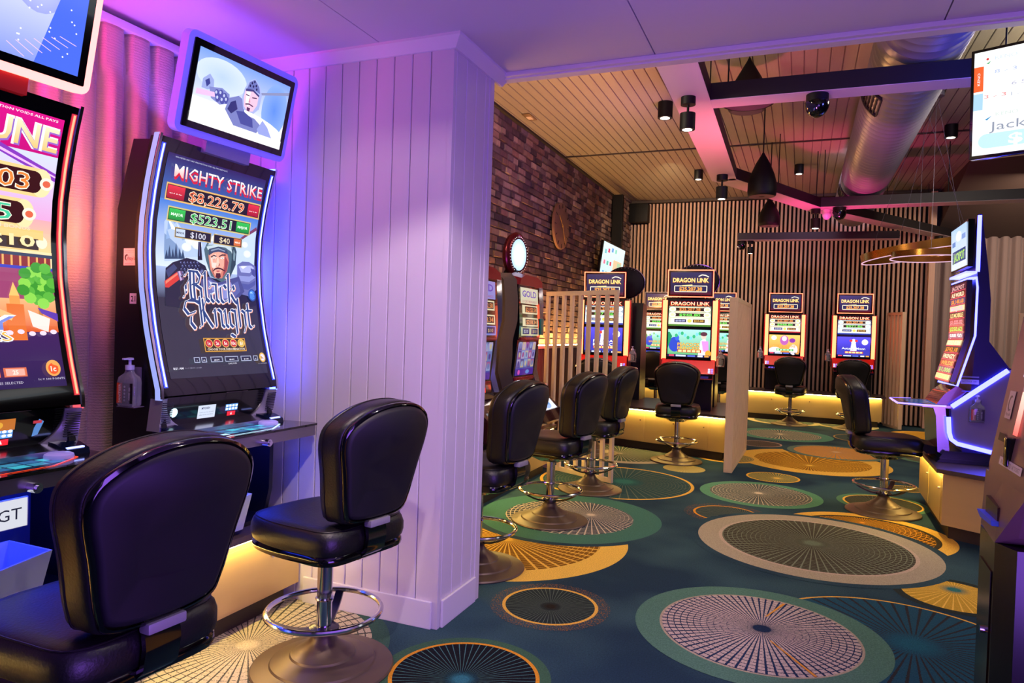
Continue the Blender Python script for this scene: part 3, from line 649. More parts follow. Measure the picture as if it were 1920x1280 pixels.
# ================================================================ SANITISER BOTTLES
clear = mat('clear_plastic', '#d8dce8', .08); clear.node_tree.nodes['Principled BSDF'].inputs['Transmission Weight'].default_value = .75
pump_m = mat('translucent_pump', '#c9ccf0', .3)
def bottle():
    root = empty('sanitiser_bottle', (0, 0, 0))
    o = smooth_outline([(-.04, -.022), (.04, -.022), (.045, 0), (.04, .022), (-.04, .022), (-.045, 0)], 4)
    q = MB(); q.loops([[(x*s, y*s, z) for x, y in o] for s, z in ((.9, 0), (1, .008), (1, .10), (.9, .118), (.45, .135), (.35, .15))]); q.build('bottle_body', clear, root, 50)
    q = MB(); q.lathe([(.016, .148), (.018, .15), (.018, .168), (.006, .17), (.006, .188), (.015, .19), (.014, .198), (.004, .2)], 18); q.box((-.006, -.035, .19), (.006, 0, .198), .002); q.build('pump', pump_m, root)
    a = Art(.00008); a.rect(-.042, .012, -.012, .095, '#e0532c'); a.rect(-.012, .012, .042, .095, '#141018')
    for k in range(5): a.ell(.0, .024+k*.014, .005, .005, '#d8d8e0', 8)
    a.text('SANITISER', -.027, .053, .012, '#f2d8c8', None, .02, math.pi/2); a.text('HAND GEL', .025, .053, .008, '#d8d8e0', None, .0, math.pi/2)
    a.build('bottle_label', print_mat(), root, lambda u, v, z: (u, -.0235-z, v))
    q = MB(); q.box((-.03, .024, .04), (.03, .034, .16), .003); q.box((-.046, -.02, -.006), (.046, .034, -.001), .002); q.build('holder', mat('grey_acrylic', '#6c6476', .25), root)
    return root
bproto = [None]
def put_bottle(loc, rz, label, s=1.0):
    o = bproto[0] or bottle()
    if bproto[0] is None: bproto[0] = o
    else: o = copy_tree(o)
    o.location = loc; o.rotation_euler = (0, 0, rz); o.scale = (s, s, s); tag(o, label, 'bottle', 'hand sanitiser pump bottles on the machines'); return o

# ================================================================ CURVED FOREGROUND MACHINES
def neon(name, rgb, st): return mat(name, (.06, .06, .07), .35, emit=rgb, est=st)
neon_blue = neon('neon_blue_white', (.07, .09, 1.0), 10.0); neon_blue_d = neon('neon_blue', (.03, .05, 1.0), 9.0)
neon_red = neon('neon_red_orange', (1.0, .07, .035), 9.0); neon_dim = neon('soft_violet_band', (.36, .44, 1.0), .95); neon_white = neon('white_led', (.30, .36, 1.), 3.4)
neon_pink = neon('neon_pink_white', (1.0, .42, .36), 3.0)
CURVE = [(1.09, .0), (1.12, .0), (1.25, .04), (1.38, .075), (1.55, .108), (1.70, .12), (1.83, .115), (1.96, .095), (2.08, .068), (2.17, .042), (2.2, .035)]
def cy(z):
    for (a, ya), (b, yb) in zip(CURVE, CURVE[1:]):
        if z <= b: t = (z-a)/(b-a); return ya+(yb-ya)*t
    return CURVE[-1][1]
def band(q, x0, x1, d0, d1, z0, z1, n=26):      # curved slab following the screen curve
    L = []
    for k in range(n+1):
        z = z0+(z1-z0)*k/n; y = cy(z); L.append([(x0, y+d0, z), (x1, y+d0, z), (x1, y+d1, z), (x0, y+d1, z)])
    return q.loops(L)
def curved_machine(Y0, label, theme, blue):
    root = empty('gaming_machine', (-2.40, Y0, 0), math.pi/2); tag(root, label, 'gaming machine', 'tall curved-screen gaming machines')
    nl = neon_blue if blue else neon_red
    # body
    prof = [(cy(z)+.05, z) for z in (1.09, 1.25, 1.4, 1.55, 1.7, 1.85, 2.0, 2.16)] + [(.215, 2.17), (.30, 1.88), (.30, .47), (.03, .47), (.0, .60), (-.0, .93)]
    q = MB()
    q.prism([(y, z) for y, z in prof], -.325, -.30, 'x'); q.prism([(y, z) for y, z in prof], .30, .325, 'x')
    q.prism([(cy(z)+.05, z) for z in (.93, 1.25, 1.4, 1.55, 1.7, 1.85, 2.0, 2.16)]+[(.215, 2.17), (.30, 1.88), (.30, .93)], -.3, .3, 'x')
    q.box((-.3, .22, .46), (.3, .30, .95)); q.box((-.3, -.02, .457), (.3, .3, .475)); q.build('body', mat('machine_black', '#0b090d', .35), root, 20)
    q = MB(); q.box((-.3, .215, .476), (.3, .219, .93)); q.build('recess_panel', mat('blue_grey_panel', '#3a4468', .35), root, 0)
    q = MB(); band(q, -.345, .345, 0, .05, 1.10, 2.17); q.build('screen_bezel', black_gloss, root, 30)
    sideb = neon_dim if blue else neon('soft_red_band', (1.0, .25, .25), 1.2)
    for s in (-1, 1):
        q = MB(); L = []
        for k in range(27):
            z = 1.085+(2.18-1.085)*k/26; y = cy(z); L.append([(s*.3455, y+.004, z), (s*.3475, y+.030, z), (s*.325, y+.034, z), (s*.335, y+.004, z)])
        q.loops(L); q.build('side_light', sideb if s < 0 else (neon('blue_side_band', (.03, .05, 1.0), 22.0) if blue else neon('red_side_band', (1., .12, .16), 1.1)), root, 30)
        q = MB(); band(q, s*.339-.006, s*.339+.006, -.004, .003, 1.09, 2.178); q.build('chrome_edge', chrome, root, 30)
        q = MB(); band(q, s*.318-.0032, s*.318+.0032, -.006, .002, 1.14, 2.14); q.build('neon_line', neon_white if blue else nl, root, 30)
        q = MB(); band(q, s*.318-.009, s*.318+.009, -.003, .001, 1.135, 2.145); q.build('neon_halo', neon('blue_halo', (.03, .06, .9), 1.4) if blue else neon('red_halo', (.7, .02, .02), 1.0), root, 30)  # wider glowing rail draws the coloured halo around the neon line
    # screen artwork: u across (0..W), v up (0..H)
    W, Hh = .575, .945
    a = theme(W, Hh)
    a.build('screen', art_mat(1.15), root, lambda u, v, z: (u-W/2, cy(v+1.17)-.0015-z, v+1.17), cut=(.03, Hh, .03), clip=(W, Hh))
    # middle panel with chrome cheeks
    q = MB(); q.prism([(.045, 1.095), (.03, 1.09), (.05, .965), (.2, .965), (.2, 1.1)], -.30, .30, 'x'); q.build('note_acceptor_panel', black_gloss, root, 20)
    for s in (-1, 1):
        q = MB(); L = []
        for k in range(13):
            t = k/12; z = 1.088-.135*t; wd = .045+.10*t**3.; y = .0+.02*t
            L.append([(s*.335, y, z), (s*(.335-wd), y+.025, z), (s*(.335-wd), y+.07, z), (s*.335, y+.07, z)])
        q.loops(L); ck = q.build('chrome_cheek', mat('pale_chrome', '#c4c0d0', .28, .75), root, 30)
        q = MB()
        for k in range(11): z = 1.07-k*.0085; q.box((s*.30-.018*s, -.004+.0018*k, z), (s*.332, .006+.0018*k, z+.0035), .001)
        q.build('grille', mat('grille_grey', '#49475a', .3, .8), ck, 0)
    q = MB(); q.prism([(.05, .968), (-.03, .952), (-.03, .930), (.1, .930), (.1, .968)], -.30, .30, 'x'); q.build('chrome_sill', mat('satin_chrome', '#a9a4b4', .22, 1.), root, 20)
    p = Art(.0001)
    p.rect(.04, .105, .175, .122, '#b8a03c'); p.frame(.04, .105, .175, .122, .002, '#e0d8b0'); p.text('LICENSED MACHINE CREDIT VALUE $100', .1075, .1135, .006, '#3a3010', .125)
    p.line([(-.02, .1), (.03, .072), (.07, .075), (.115, .11)], .003, '#8a86a0'); p.line([(.04, .05), (.10, .06), (.16, .095)], .002, '#5a5670'); p.line([(.0, .03), (.07, .025), (.2, .03)], .002, '#4a4660'); p.line([(.172, .02), (.172, .095)], .0015, '#4a4660')
    p.text('CRYSTAL', .225, .088, .009, '#b8b8c8', .055)
    p.build('panel_print', print_mat(), root, lambda u, v, z: (u, .0325+(.118-v)*.16-.0005-z, v+.968))
    l = Art(.0001)
    l.rect(.045, .036, .12, .066, '#5a90d8'); 
    for r_ in range(2):
        for c_ in range(4): l.ell(.054+c_*.019, .044+r_*.014, .0075, .0052, '#eaf6ff', 10)
    l.rect(.052, .05, .112, .052, '#20406a'); l.rect(.058, .012, .108, .032, '#d8202c'); l.poly([(.077, .016), (.083, .029), (.089, .016)], '#f0c8c8')
    pm = lambda u, v, z: (u, .0325+(.118-v)*.16-.003-z, v+.968)
    l.build('keypad', art_mat(1.5), root, pm); l = Art(.0001)
    if blue:
        l.rect(-.115, .015, -.015, .073, '#dfe8ff'); l.text('MYCASH', -.072, .060, .010, '#2a2a5a', .046, .02); l.text('Cash out, top up and', -.066, .042, .005, '#55556a', .078); l.text('play at the machine', -.066, .031, .005, '#55556a', .078)
        l.build('cash_card', art_mat(1.0), root, pm); l = Art(.0001); l.ell(-.245, .055, .020, .020, '#c8f0ff', 20); l.build('round_light', art_mat(1.8), root, pm)
    else:
        l.rect(-.03, .068, .045, .1, '#4aa0b8'); l.rect(.045, .062, .125, .1, '#c8742c'); l.ell(.07, .08, .016, .012, '#f0b03c', 14); l.ell(.0, .084, .018, .010, '#9ad0e8', 14)
        l.build('note_guide_picture', art_mat(1.0), root, pm); l = Art(.0001)
        l.poly([(.185, .03), (.205, .035), (.222, .08), (.205, .09), (.19, .06)], '#5a8ad0'); l.rect(.185, .075, .215, .085, '#c03a4a'); l.build('crystal_picture', art_mat(1.0), root, pm)
    # deck with touch display
    dk = [(-.30, .06), (.36, .06), (.365, .05), (.40, -.19), (.385, -.215), (-.30, -.215), (-.315, -.19), (-.315, .05)] if blue else [(-.34, .06), (.36, .06), (.365, .05), (.36, -.15), (.30, -.215), (-.33, -.215), (-.345, -.19), (-.345, .05)]
    q = MB(); q.prism(dk, .921, .931, 'z'); q.build('button_deck', black_gloss, root, 0)
    q = MB(); q.prism([(x*.985, y*.97) for x, y in dk], .872, .921, 'z'); q.build('deck_apron', mat('satin_silver', '#8d8894', .3, .9), root, 0)
    q = MB(); q.cyl((.02, -.205, .885), (.02, -.245, .885), .016, 20); q.cyl((.02, -.245, .885), (.02, -.252, .885), .010, 20); q.build('lock', chrome, root)
    t = Art(.00008); edge = '#bfe8ff' if blue else '#ff4a22'
    t.poly([(-.17, -.165), (.10, -.165), (.23, -.09), (.23, .0), (-.17, .0), (-.22, -.05)], '#0a2038')
    for r_ in range(2):
        for c_ in range(5): t.rect(-.10+c_*.06, -.135+r_*.05, -.048+c_*.06, -.092+r_*.05, ['#2e7c9c', '#1f5a88', '#35a0b4'][(r_+c_) % 3])
    t.rect(-.16, -.15, -.11, -.03, '#0c1420'); t.rect(-.155, -.15, -.115, -.12, '#a8d8ff'); t.rect(-.02, -.03, .06, -.01, '#c04a6a')
    t.line([(-.24, -.05), (-.18, -.18), (.11, -.18), (.25, -.10), (.25, -.02), (.16, .015), (-.20, .015), (-.24, -.05)], .007, edge)
    t.build('touch_display', art_mat(1.6 if blue else 1.3), root, lambda u, v, z: (u, v, .9315+z))
    for s, nm in ((1, 'right'), (-1, 'left')):
        q = MB(); q.prism([(.06, .931), (-.055, .931), (-.05, .95), (.0, .968), (.06, .975)], s*.24 if s > 0 else -.33, .33 if s > 0 else s*.24, 'x'); tb = q.build('speaker_block', mat('navy_gloss', '#0a1430', .15), root, 20)
        q = MB(); q.box((s*.285-.032, -.045, .951), (s*.285+.032, -.032, .957), .002); q.build('light_bar', neon_white, tb)
    q = MB(); q.lathe([(.044, .932), (.046, .938), (.044, .946), (.036, .95), (.005, .951)], 28, Matrix.Translation((.205, -.07, 0))); q.build('play_button', mat('lilac_button', '#a9a0d8', .3, emit='#7a70c8', est=.5), root)
    q = MB(); q.box((-.28, -.14, .862), (.28, .14, .868)); q.build('under_deck_light', neon('under_deck_blue', (.02, .05, 1.0), 7.0), root, 0)
    # cup tray
    tr = MB(); n_ = []
    for (hx_, hy, z) in ((.13, .085, .0), (.155, .11, .16)): n_.append((hx_, hy, z))
    (a1, b1, z1), (a2, b2, z2) = n_; T_ = Matrix.Translation((-.10 if blue else .0, -.01, .478))
    tr.loops([[(-a1, -b1, z1), (a1, -b1, z1), (a1, b1, z1), (-a1, b1, z1)], [(-a2, -b2, z2-.04), (a2, -b2, z2), (a2, b2, z2), (-a2, b2, z2)], [(-a2+.008, -b2+.008, z2-.04), (a2-.008, -b2+.008, z2), (a2-.008, b2-.008, z2), (-a2+.008, b2-.008, z2)], [(-a1+.008, -b1+.008, z1+.01), (a1-.008, -b1+.008, z1+.01), (a1-.008, b1-.008, z1+.01), (-a1+.008, b1-.008, z1+.01)]], True, True, T_)
    tr.build('coin_tray', mat('pale_blue_plastic', '#b8c4e0', .35), root, 30)
    # topper
    tz = Matrix.Translation((-.005, -.045, 2.40)) @ Matrix.Rotation(math.radians(13), 4, 'X') @ Matrix.Rotation(math.radians(-1.2), 4, 'Y')
    fo = smooth_outline([(-.325, -.20), (.0, -.20), (.325, -.20), (.325, .0), (.325, .20), (.0, .20), (-.325, .20), (-.325, .0)], 6)
    def rr(w_, h_, r):
        P = []
        for cx, cy_, a0 in ((w_-r, h_-r, 0), (-w_+r, h_-r, 90), (-w_+r, -h_+r, 180), (w_-r, -h_+r, 270)):
            for k in range(7): an = math.radians(a0+k*15); P.append((cx+r*math.cos(an), cy_+r*math.sin(an)))
        return P
    q = MB(); q.loops([[(x, y, z) for x, z in rr(.325, .205, .035)] for y in (-.012, .03)], M=tz); q.build('topper_surround', mat('violet_frosted_plastic', '#8a86e8', .35, emit='#5a50e8', est=.55) if blue else mat('red_frosted_plastic', '#ffb0a0', .35, emit=(1., .36, .26), est=2.0), root, 40)
    q = MB(); q.loops([[(x, y, z) for x, z in rr(.298, .178, .006)] for y in (-.018, .0)], M=tz); q.build('topper_bezel', black_gloss, root, 20)
    q = MB(); q.loops([[(x, y, z) for x, z in rr(.25, .15, .02)] for y in (.03, .09)], M=tz); q.build('topper_housing', mat('machine_black', '#0b090d', .35), root, 40)
    q = MB(); q.prism([(.02, 2.15), (.13, 2.15), (.11, 2.32), (.0, 2.28)], -.13, .13, 'x'); q.build('topper_neck', mat('steel_blue_neck', '#8a90c0', .35, .4) if blue else mat('red_neck', '#c01818', .35), root, 20)
    sa = (topper_knight if blue else topper_fire)(.54, .30)
    sa.build('topper_screen', art_mat(1.2), root, lambda u, v, z: tz @ Vector((u-.27, -.0195-z, v-.15)), clip=(.54, .30))
    return root
def UV(px, py, Y0, W=.575):
    X = -2.47
    for _ in range(3):
        p = at(px, py, X=X); X = -2.40-cy(max(1.1, min(2.2, p.z)))
    return (p.y-Y0+W/2, p.z-1.17)
def knight_art(W, H):
    a = Art(.00008); Y0 = 2.44
    S = lambda x, y: UV(200+x/2.286, 240+y/2.286, Y0)       # measured on the photograph's screen
    P = lambda pts, c, cols=None: a.poly([S(*p) for p in pts], c, cols)
    a.rect(0, 0, W, H, '#2c2c3c'); a.rect(0, H*.80, W, H, '#3a6ac0', '#2a1c5c'); a.rect(0, H*.5, W, H*.80, '#dceaff', '#3f7cd8'); a.rect(0, H*.36, W, H*.5, '#33364c', '#a8bce8')
    P([(246, 400), (262, 378), (290, 410), (300, 400), (350, 470), (400, 520), (420, 560), (246, 570)], '#b8cdf0'); P([(262, 385), (280, 410), (300, 440), (270, 430)], '#f4faff'); P([(300, 410), (330, 460), (360, 500), (320, 470)], '#f4faff'); P([(246, 450), (300, 500), (330, 560), (246, 560)], '#7f9cc8')
    P([(560, 480), (640, 425), (645, 445), (560, 505)], '#7a3c58'); P([(545, 500), (640, 440), (632, 640), (560, 640)], '#c8dcf8')
    for x, h_ in ((255, 40), (268, 60), (282, 45), (296, 70), (312, 50), (325, 40)): P([(x-8, 560), (x+8, 560), (x, 560-h_)], '#2e4668')
    # snow slopes, clouds of breath, pines
    for x0, y0, x1, y1 in ((262, 392, 275, 430), (290, 420, 312, 450), (318, 440, 345, 475), (255, 430, 270, 470)): P([(x0, y0), (x1, y1), ((x0+x1)/2-10, y1+6)], '#8fb0e0')
    for x, y, r in ((360, 480, 30), (385, 500, 26), (340, 510, 24), (600, 540, 22), (590, 500, 18)): u, v = S(x, y); a.ell(u, v, r*.0011, r*.0008, '#e4eefc', 18, '#f8fcff')
    # dark armour mass with plates
    P([(250, 600), (280, 575), (340, 556), (380, 566), (420, 590), (440, 640), (520, 660), (600, 650), (640, 640), (640, 760), (500, 800), (250, 760)], '#1c1e34')
    P([(250, 610), (285, 582), (300, 600), (262, 640)], '#3c4470'); P([(245, 655), (300, 615), (318, 642), (250, 694)], '#d83a2c'); P([(250, 655), (300, 620), (304, 626), (250, 668)], '#ff8468'); P([(298, 615), (320, 610), (328, 648), (312, 656)], '#7a5a84'); P([(304, 614), (312, 612), (320, 650), (314, 654)], '#c8b0e0')
    random.seed(3)
    for r_ in range(5):
        for c_ in range(6):
            x, y = 316+c_*14+(r_ % 2)*6, 578+r_*14; u, v = S(x, y); a.poly([(u-.0075, v), (u, v-.009), (u+.0075, v), (u, v+.009)], ('#2a2e50', '#3c4272')[(r_+c_) % 2]); a.poly([(u-.006, v+.001), (u, v+.001), (u, v+.007)], '#8c96d0')
    P([(386, 488), (398, 488), (404, 566), (384, 566)], '#14162a'); P([(388, 490), (391, 490), (394, 560), (390, 560)], '#5a6090')
    P([(362, 640), (400, 600), (420, 612), (384, 668)], '#2c3156'); P([(370, 640), (402, 606), (408, 612), (376, 650)], '#6a72a8')
    # pauldron
    P([(553, 586), (575, 572), (604, 574), (640, 598), (638, 690), (606, 722), (572, 712), (552, 680)], '#6a70b0'); P([(558, 590), (580, 578), (604, 582), (626, 600), (606, 622), (570, 618)], '#b4baf0'); P([(566, 594), (584, 585), (598, 590), (578, 604)], '#eef0ff')
    P([(560, 632), (606, 636), (628, 620), (632, 640), (604, 660), (562, 654)], '#9098d8'); P([(562, 664), (602, 670), (632, 652), (630, 672), (600, 694), (566, 686)], '#5058a0'); P([(610, 600), (634, 612), (630, 640), (616, 628)], '#4a5098')
    u, v = S(616, 716); a.ell(u, v, .026, .030, '#2450a8', 18); a.ell(u, v, .020, .023, '#4c8ae0', 16); a.ell(u-.004, v+.005, .010, .011, '#a8d4ff', 14)
    # breastplate and gorget
    P([(396, 650), (430, 636), (470, 662), (560, 636), (584, 700), (540, 748), (440, 748), (398, 704)], '#474d8c'); P([(410, 660), (436, 648), (462, 672), (446, 730), (412, 704)], '#6870b4'); P([(470, 690), (512, 680), (556, 656), (566, 700), (530, 738), (476, 740)], '#5c64a8'); P([(478, 696), (510, 688), (520, 728), (484, 732)], '#8890d4')
    P([(428, 652), (470, 674), (524, 660), (532, 676), (500, 704), (448, 700)], '#8a92d8'); P([(432, 655), (470, 678), (520, 664), (516, 672), (470, 688), (436, 668)], '#d4d8ff'); P([(446, 704), (500, 708), (498, 716), (450, 714)], '#2c3060')
    # helmet
    P([(418, 566), (410, 520), (424, 490), (452, 474), (500, 466), (536, 486), (550, 530), (546, 586), (522, 640), (486, 660), (440, 634)], '#4c6876'); P([(422, 512), (430, 490), (456, 476), (500, 470), (532, 488), (544, 524), (532, 520), (500, 494), (460, 492)], '#86a2b0')
    P([(430, 500), (438, 468), (460, 450), (482, 460), (502, 470), (486, 500)], '#c4d2ec'); P([(436, 486), (446, 464), (462, 453), (462, 484)], '#f4f8ff'); P([(464, 456), (480, 462), (484, 484), (470, 486)], '#8090bc')
    for x, y in ((456, 474), (474, 470), (492, 478)): u, v = S(x, y); a.line([(u-.005, v), (u+.005, v)], .003, '#10142c'); a.line([(u, v-.006), (u, v+.006)], .003, '#10142c')
    P([(420, 508), (470, 496), (524, 508), (540, 566), (526, 530), (500, 512), (470, 508), (426, 522)], '#c8dae2'); P([(532, 498), (548, 530), (543, 590), (520, 636), (528, 566)], '#2c4450'); P([(536, 520), (544, 540), (540, 580), (534, 560)], '#7a96a4')
    # face
    P([(428, 545), (438, 526), (470, 519), (508, 532), (516, 570), (508, 612), (486, 644), (456, 642), (436, 606)], '#d8806c'); P([(432, 546), (444, 534), (474, 530), (496, 540), (494, 590), (478, 632), (458, 632), (440, 602)], '#f4ae98'); P([(438, 552), (458, 540), (466, 560), (458, 600), (444, 598)], '#ffe0d4'); P([(500, 548), (513, 575), (506, 612), (488, 640), (496, 598)], '#9c4648')
    P([(430, 518), (470, 508), (508, 524), (512, 542), (492, 534), (470, 530), (448, 534), (430, 546)], '#3a4868'); P([(438, 522), (470, 514), (500, 526), (498, 530), (470, 520), (440, 528)], '#8a9cb8')
    P([(438, 550), (452, 543), (462, 548), (462, 552), (450, 549), (439, 556)], '#3c1c24'); P([(472, 549), (486, 541), (502, 542), (502, 547), (486, 547), (474, 553)], '#3c1c24')
    P([(442, 560), (451, 556), (459, 560), (451, 564)], '#fff4f0'); P([(477, 558), (488, 553), (497, 557), (487, 562)], '#fff4f0')
    for x, y in ((452, 560), (487, 558)): u, v = S(x, y); a.ell(u, v, .0022, .0026, '#1c2c50', 8)
    P([(465, 556), (470, 556), (476, 588), (466, 592), (460, 588)], '#ffd0bc'); P([(470, 562), (477, 588), (468, 594), (472, 586)], '#b0584c')
    P([(444, 612), (456, 600), (468, 597), (482, 600), (498, 610), (496, 614), (480, 606), (468, 604), (456, 607), (446, 617)], '#401820'); P([(458, 612), (468, 610), (480, 612), (468, 617)], '#b84c54'); P([(460, 622), (478, 622), (480, 638), (470, 646), (458, 638)], '#4c1c24'); P([(440, 590), (446, 604), (452, 630), (446, 624)], '#a85a50')
    # title bars
    ang = 0
    def bar(x0, y0, x1, y1, c, c2=None): a.rect(x0*W, y0*H, x1*W, y1*H, c, c2)
    a.text('MIGHTY STRIKE', W*.52, H*.918, .052, '#d81830', W*.90, .018, 0, -.1); a.text('MIGHTY STRIKE', W*.515, H*.930, .052, '#ffb0a8', W*.90, .008, 0, -.1, '#ffffff')
    a.text('WIN METERS MAY VARY. MALFUNCTION VOIDS ALL PAYS AND PLAYS', W*.3, H*.985, .006, '#d0d8f0', W*.5)
    bar(.02, .795, .98, .872, '#e8b868'); bar(.03, .802, .97, .865, '#181018'); bar(.035, .805, .19, .862, '#a00c1c', '#e83040'); bar(.84, .805, .965, .862, '#a00c1c', '#e83040')
    a.text('GRAND', W*.112, H*.834, .014, '#ffe8e8', W*.12, .03); a.text('GRAND', W*.902, H*.834, .014, '#ffe8e8', W*.10, .03)
    a.text('$8,226.79', W*.515, H*.834, .045, '#fff0d0', W*.57, .03); a.text('$8,226.79', W*.515, H*.834, .043, '#e0602c', W*.56, .0)
    bar(.06, .705, .90, .772, '#d8c878'); bar(.07, .711, .89, .766, '#141820'); bar(.075, .714, .22, .763, '#0c8a2c', '#30c850'); bar(.74, .714, .885, .763, '#0c8a2c', '#30c850')
    a.text('MAJOR', W*.148, H*.739, .012, '#e8ffe8', W*.11, .03); a.text('MAJOR', W*.812, H*.739, .012, '#e8ffe8', W*.11, .03); a.text('$523.51', W*.48, H*.739, .042, '#f4fff0', W*.42, .03); a.text('$523.51', W*.48, H*.739, .040, '#3cb858', W*.41, 0)
    bar(.14, .636, .49, .684, '#c8a860'); bar(.145, .640, .485, .680, '#1c1c2c'); bar(.515, .636, .82, .684, '#c8a860'); bar(.52, .640, .815, .680, '#1c1c2c')
    bar(.15, .643, .235, .677, '#c8d8f0'); bar(.73, .643, .808, .677, '#d87030'); a.text('MINOR', W*.192, H*.66, .009, '#303858', W*.07, .02); a.text('MINI', W*.769, H*.66, .009, '#fff0e0', W*.055, .02)
    a.text('$100', W*.36, H*.66, .026, '#d8d8e8', W*.15, .01); a.text('$40', W*.63, H*.66, .026, '#e8d8b0', W*.11, .01)
    # black-letter title
    for nb, c, dx, dy in ((.16, '#f4a890', .003, -.003), (.15, '#f0f0ff', 0, 0), (.085, '#23407c', 0, 0)):
        nib_text(a, 'Black', W*.285, H*.352, .082, c, nb, 0, dx, dy); nib_text(a, 'Knight', W*.36, H*.232, .082, c, nb, 0, dx, dy)
    bar(.345, .115, .78, .180, '#e0a030'); bar(.353, .119, .772, .176, '#3a2408')
    for k, s_ in enumerate(('1c', '2c', '5c', '10c', '$1')):
        x = W*(.395+k*.084); a.ell(x, H*.155, .0225, .0195, '#f0c060', 20); a.ell(x, H*.155, .019, .0165, '#c8202c' if k < 4 else '#d8b040', 20); a.text(s_, x, H*.155, .015, '#fff4e8', None, .03)
    a.text('CHOOSE YOUR DENOMINATION', W*.563, H*.127, .0095, '#f8e8d0', W*.39, .02)
    for x0, x1, s_ in ((.22, .275, 'i'), (.29, .34, 'A'), (.38, .50, '$0.00'), (.525, .665, '$0.00'), (.695, .81, '$1.00'), (.835, .885, 'S')):
        bar(x0, .067, x1, .092, '#b8c0e0'); bar(x0+.006, .070, x1-.006, .089, '#20243c'); a.text(s_, W*(x0+x1)/2, H*.0795, .010, '#f0f0ff', None, .02)
    a.text('GAME OVER', W*.595, H*.058, .007, '#e0e0f0', W*.09); a.text('8:51 AM', W*.06, H*.045, .009, '#e8e8f8', W*.09, .02); a.text('1c = $0.01 credit', W*.2, H*.045, .006, '#a0a0b8', W*.15)
    a.ell(W*.94, H*.082, .020, .023, '#e8b850', 20); a.ell(W*.94, H*.082, .014, .016, '#e8e0ff', 18); a.text('1c', W*.94, H*.082, .012, '#604a90', None, .02); a.text('1c = 100 POINTS', W*.93, H*.052, .005, '#c8c8d8', W*.10)
    return a
def fortune_art(W, H):
    a = Art(.00008)
    B = lambda x0, y0, x1, y1, c, c2=None: a.rect(x0*W, y0*H, x1*W, y1*H, c, c2)
    Q = lambda pts, c: a.poly([(x*W, y*H) for x, y in pts], c)
    B(0, 0, 1, 1, '#e8a060'); B(0, .84, 1, 1, '#c8107c', '#e0148c'); B(0, .60, 1, .86, '#f0a8e0', '#d8e0ff'); B(0, .5, 1, .62, '#ffd890', '#f8b0b8'); B(0, 0, 1, .2, '#2c1c50', '#40205c')
    Q([(.2, .90), (.6, .88), (1.0, .80), (1.0, .77), (.6, .85), (.2, .87)], '#8a3cc0'); Q([(.2, .885), (.6, .865), (1.0, .79), (1.0, .784), (.6, .855), (.2, .877)], '#f0c0ff')
    for c, b_, dx in (('#ffffff', .06, 0), ('#9a6ad0', .03, .004), ('#f0c878', .015, 0)): a.text('FORTUNE', W*.515+dx, H*.925-dx, .082, c, W*.94, b_, -.02, 0, '#fff4d0' if c == '#f0c878' else None)
    for c, b_ in (('#ffffff', .06), ('#8a70d0', .01)): a.text('REELS', W*.42, H*.850, .050, c, W*.48, b_)
    # jackpot pills
    for y, txt, c, x1 in ((.755, '$7,417.03', '#f08838', .98), (.635, '$623.65', '#48d0a0', .89)):
        B(.02, y-.052, x1-.06, y+.052, '#ffd890'); a.ell(W*(x1-.06), H*y, .035, .049, '#ffe8b0', 20); B(.02, y-.040, x1-.1, y+.040, '#3c1410'); a.ell(W*(x1-.1), H*y, .025, .037, '#3c1410', 18)
        a.text(txt, W*(x1-.52)-.0, H*y, .060, '#fff4e0', W*.78, .03); a.text(txt, W*(x1-.52)-.0, H*y, .057, c, W*.77, .0); a.ell(W*(x1-.03), H*y, .024, .022, '#fff6e0', 18); a.ell(W*(x1-.03), H*y, .014, .012, '#e86a4a', 14)
    B(.5, .53, .95, .580, '#ffd080'); B(.52, .505, .92, .567, '#2c1010'); a.ell(W*.94, H*.535, .020, .022, '#fff0d0', 16); a.text('MINI BONUS', W*.74, H*.583, .013, '#f8e0b8', W*.26, .02); B(.38, .497, .84, .502, '#f0b050'); a.text('$50', W*.2, H*.535, .036, '#ffe8b0', None, .02)
    # pagoda, walls, trees
    B(.0, .40, 1, .50, '#ffd8a8', '#ffe4b0'); B(.55, .478, 1, .49, '#2c3a5c'); B(.58, .44, .99, .478, '#8a1c24')
    for k in range(8): B(.60+k*.05, .44, .612+k*.05, .478, '#f0b060')
    B(.54, .428, 1, .441, '#3a3cc0'); Q([(0, .46), (.3, .43), (.55, .432), (.5, .40), (.2, .38), (0, .40)], '#2e4ab8'); Q([(.55, .43), (1, .43), (1, .30), (.52, .31)], '#a04470'); Q([(.48, .43), (.60, .43), (.56, .31), (.42, .31)], '#ffd0b0')
    B(0, .20, 1, .32, '#e0581c', '#f8b880'); Q([(0, .36), (.45, .33), (.4, .29), (.05, .31)], '#5a2c9c'); Q([(.1, .30), (.45, .24), (.3, .2), (0, .22)], '#ffe0d0'); Q([(.0, .3), (.12, .26), (.12, .22), (0, .24)], '#3c3cc8')
    for cx, cy_, r in ((.28, .40, .055), (.90, .375, .10)):
        B(cx-.012, cy_-.14, cx+.012, cy_, '#c07a38')
        for k in range(26):
            an = k*2.4; rr_ = r*math.sqrt(k/26); a.ell(W*(cx+rr_*math.cos(an)), H*(cy_+rr_*.75*math.sin(an)), W*r*.38, W*r*.34, ('#5cb83c', '#3c9a2c', '#90dc50')[k % 3], 9)
    B(.70, .17, .80, .30, '#e8742c'); B(.72, .30, .78, .33, '#f0a050'); Q([(.72, .33), (.78, .33), (.75, .38)], '#ffc870'); B(.50, .2, .54, .27, '#f0a050'); Q([(.5, .27), (.54, .27), (.52, .3)], '#ffd890')
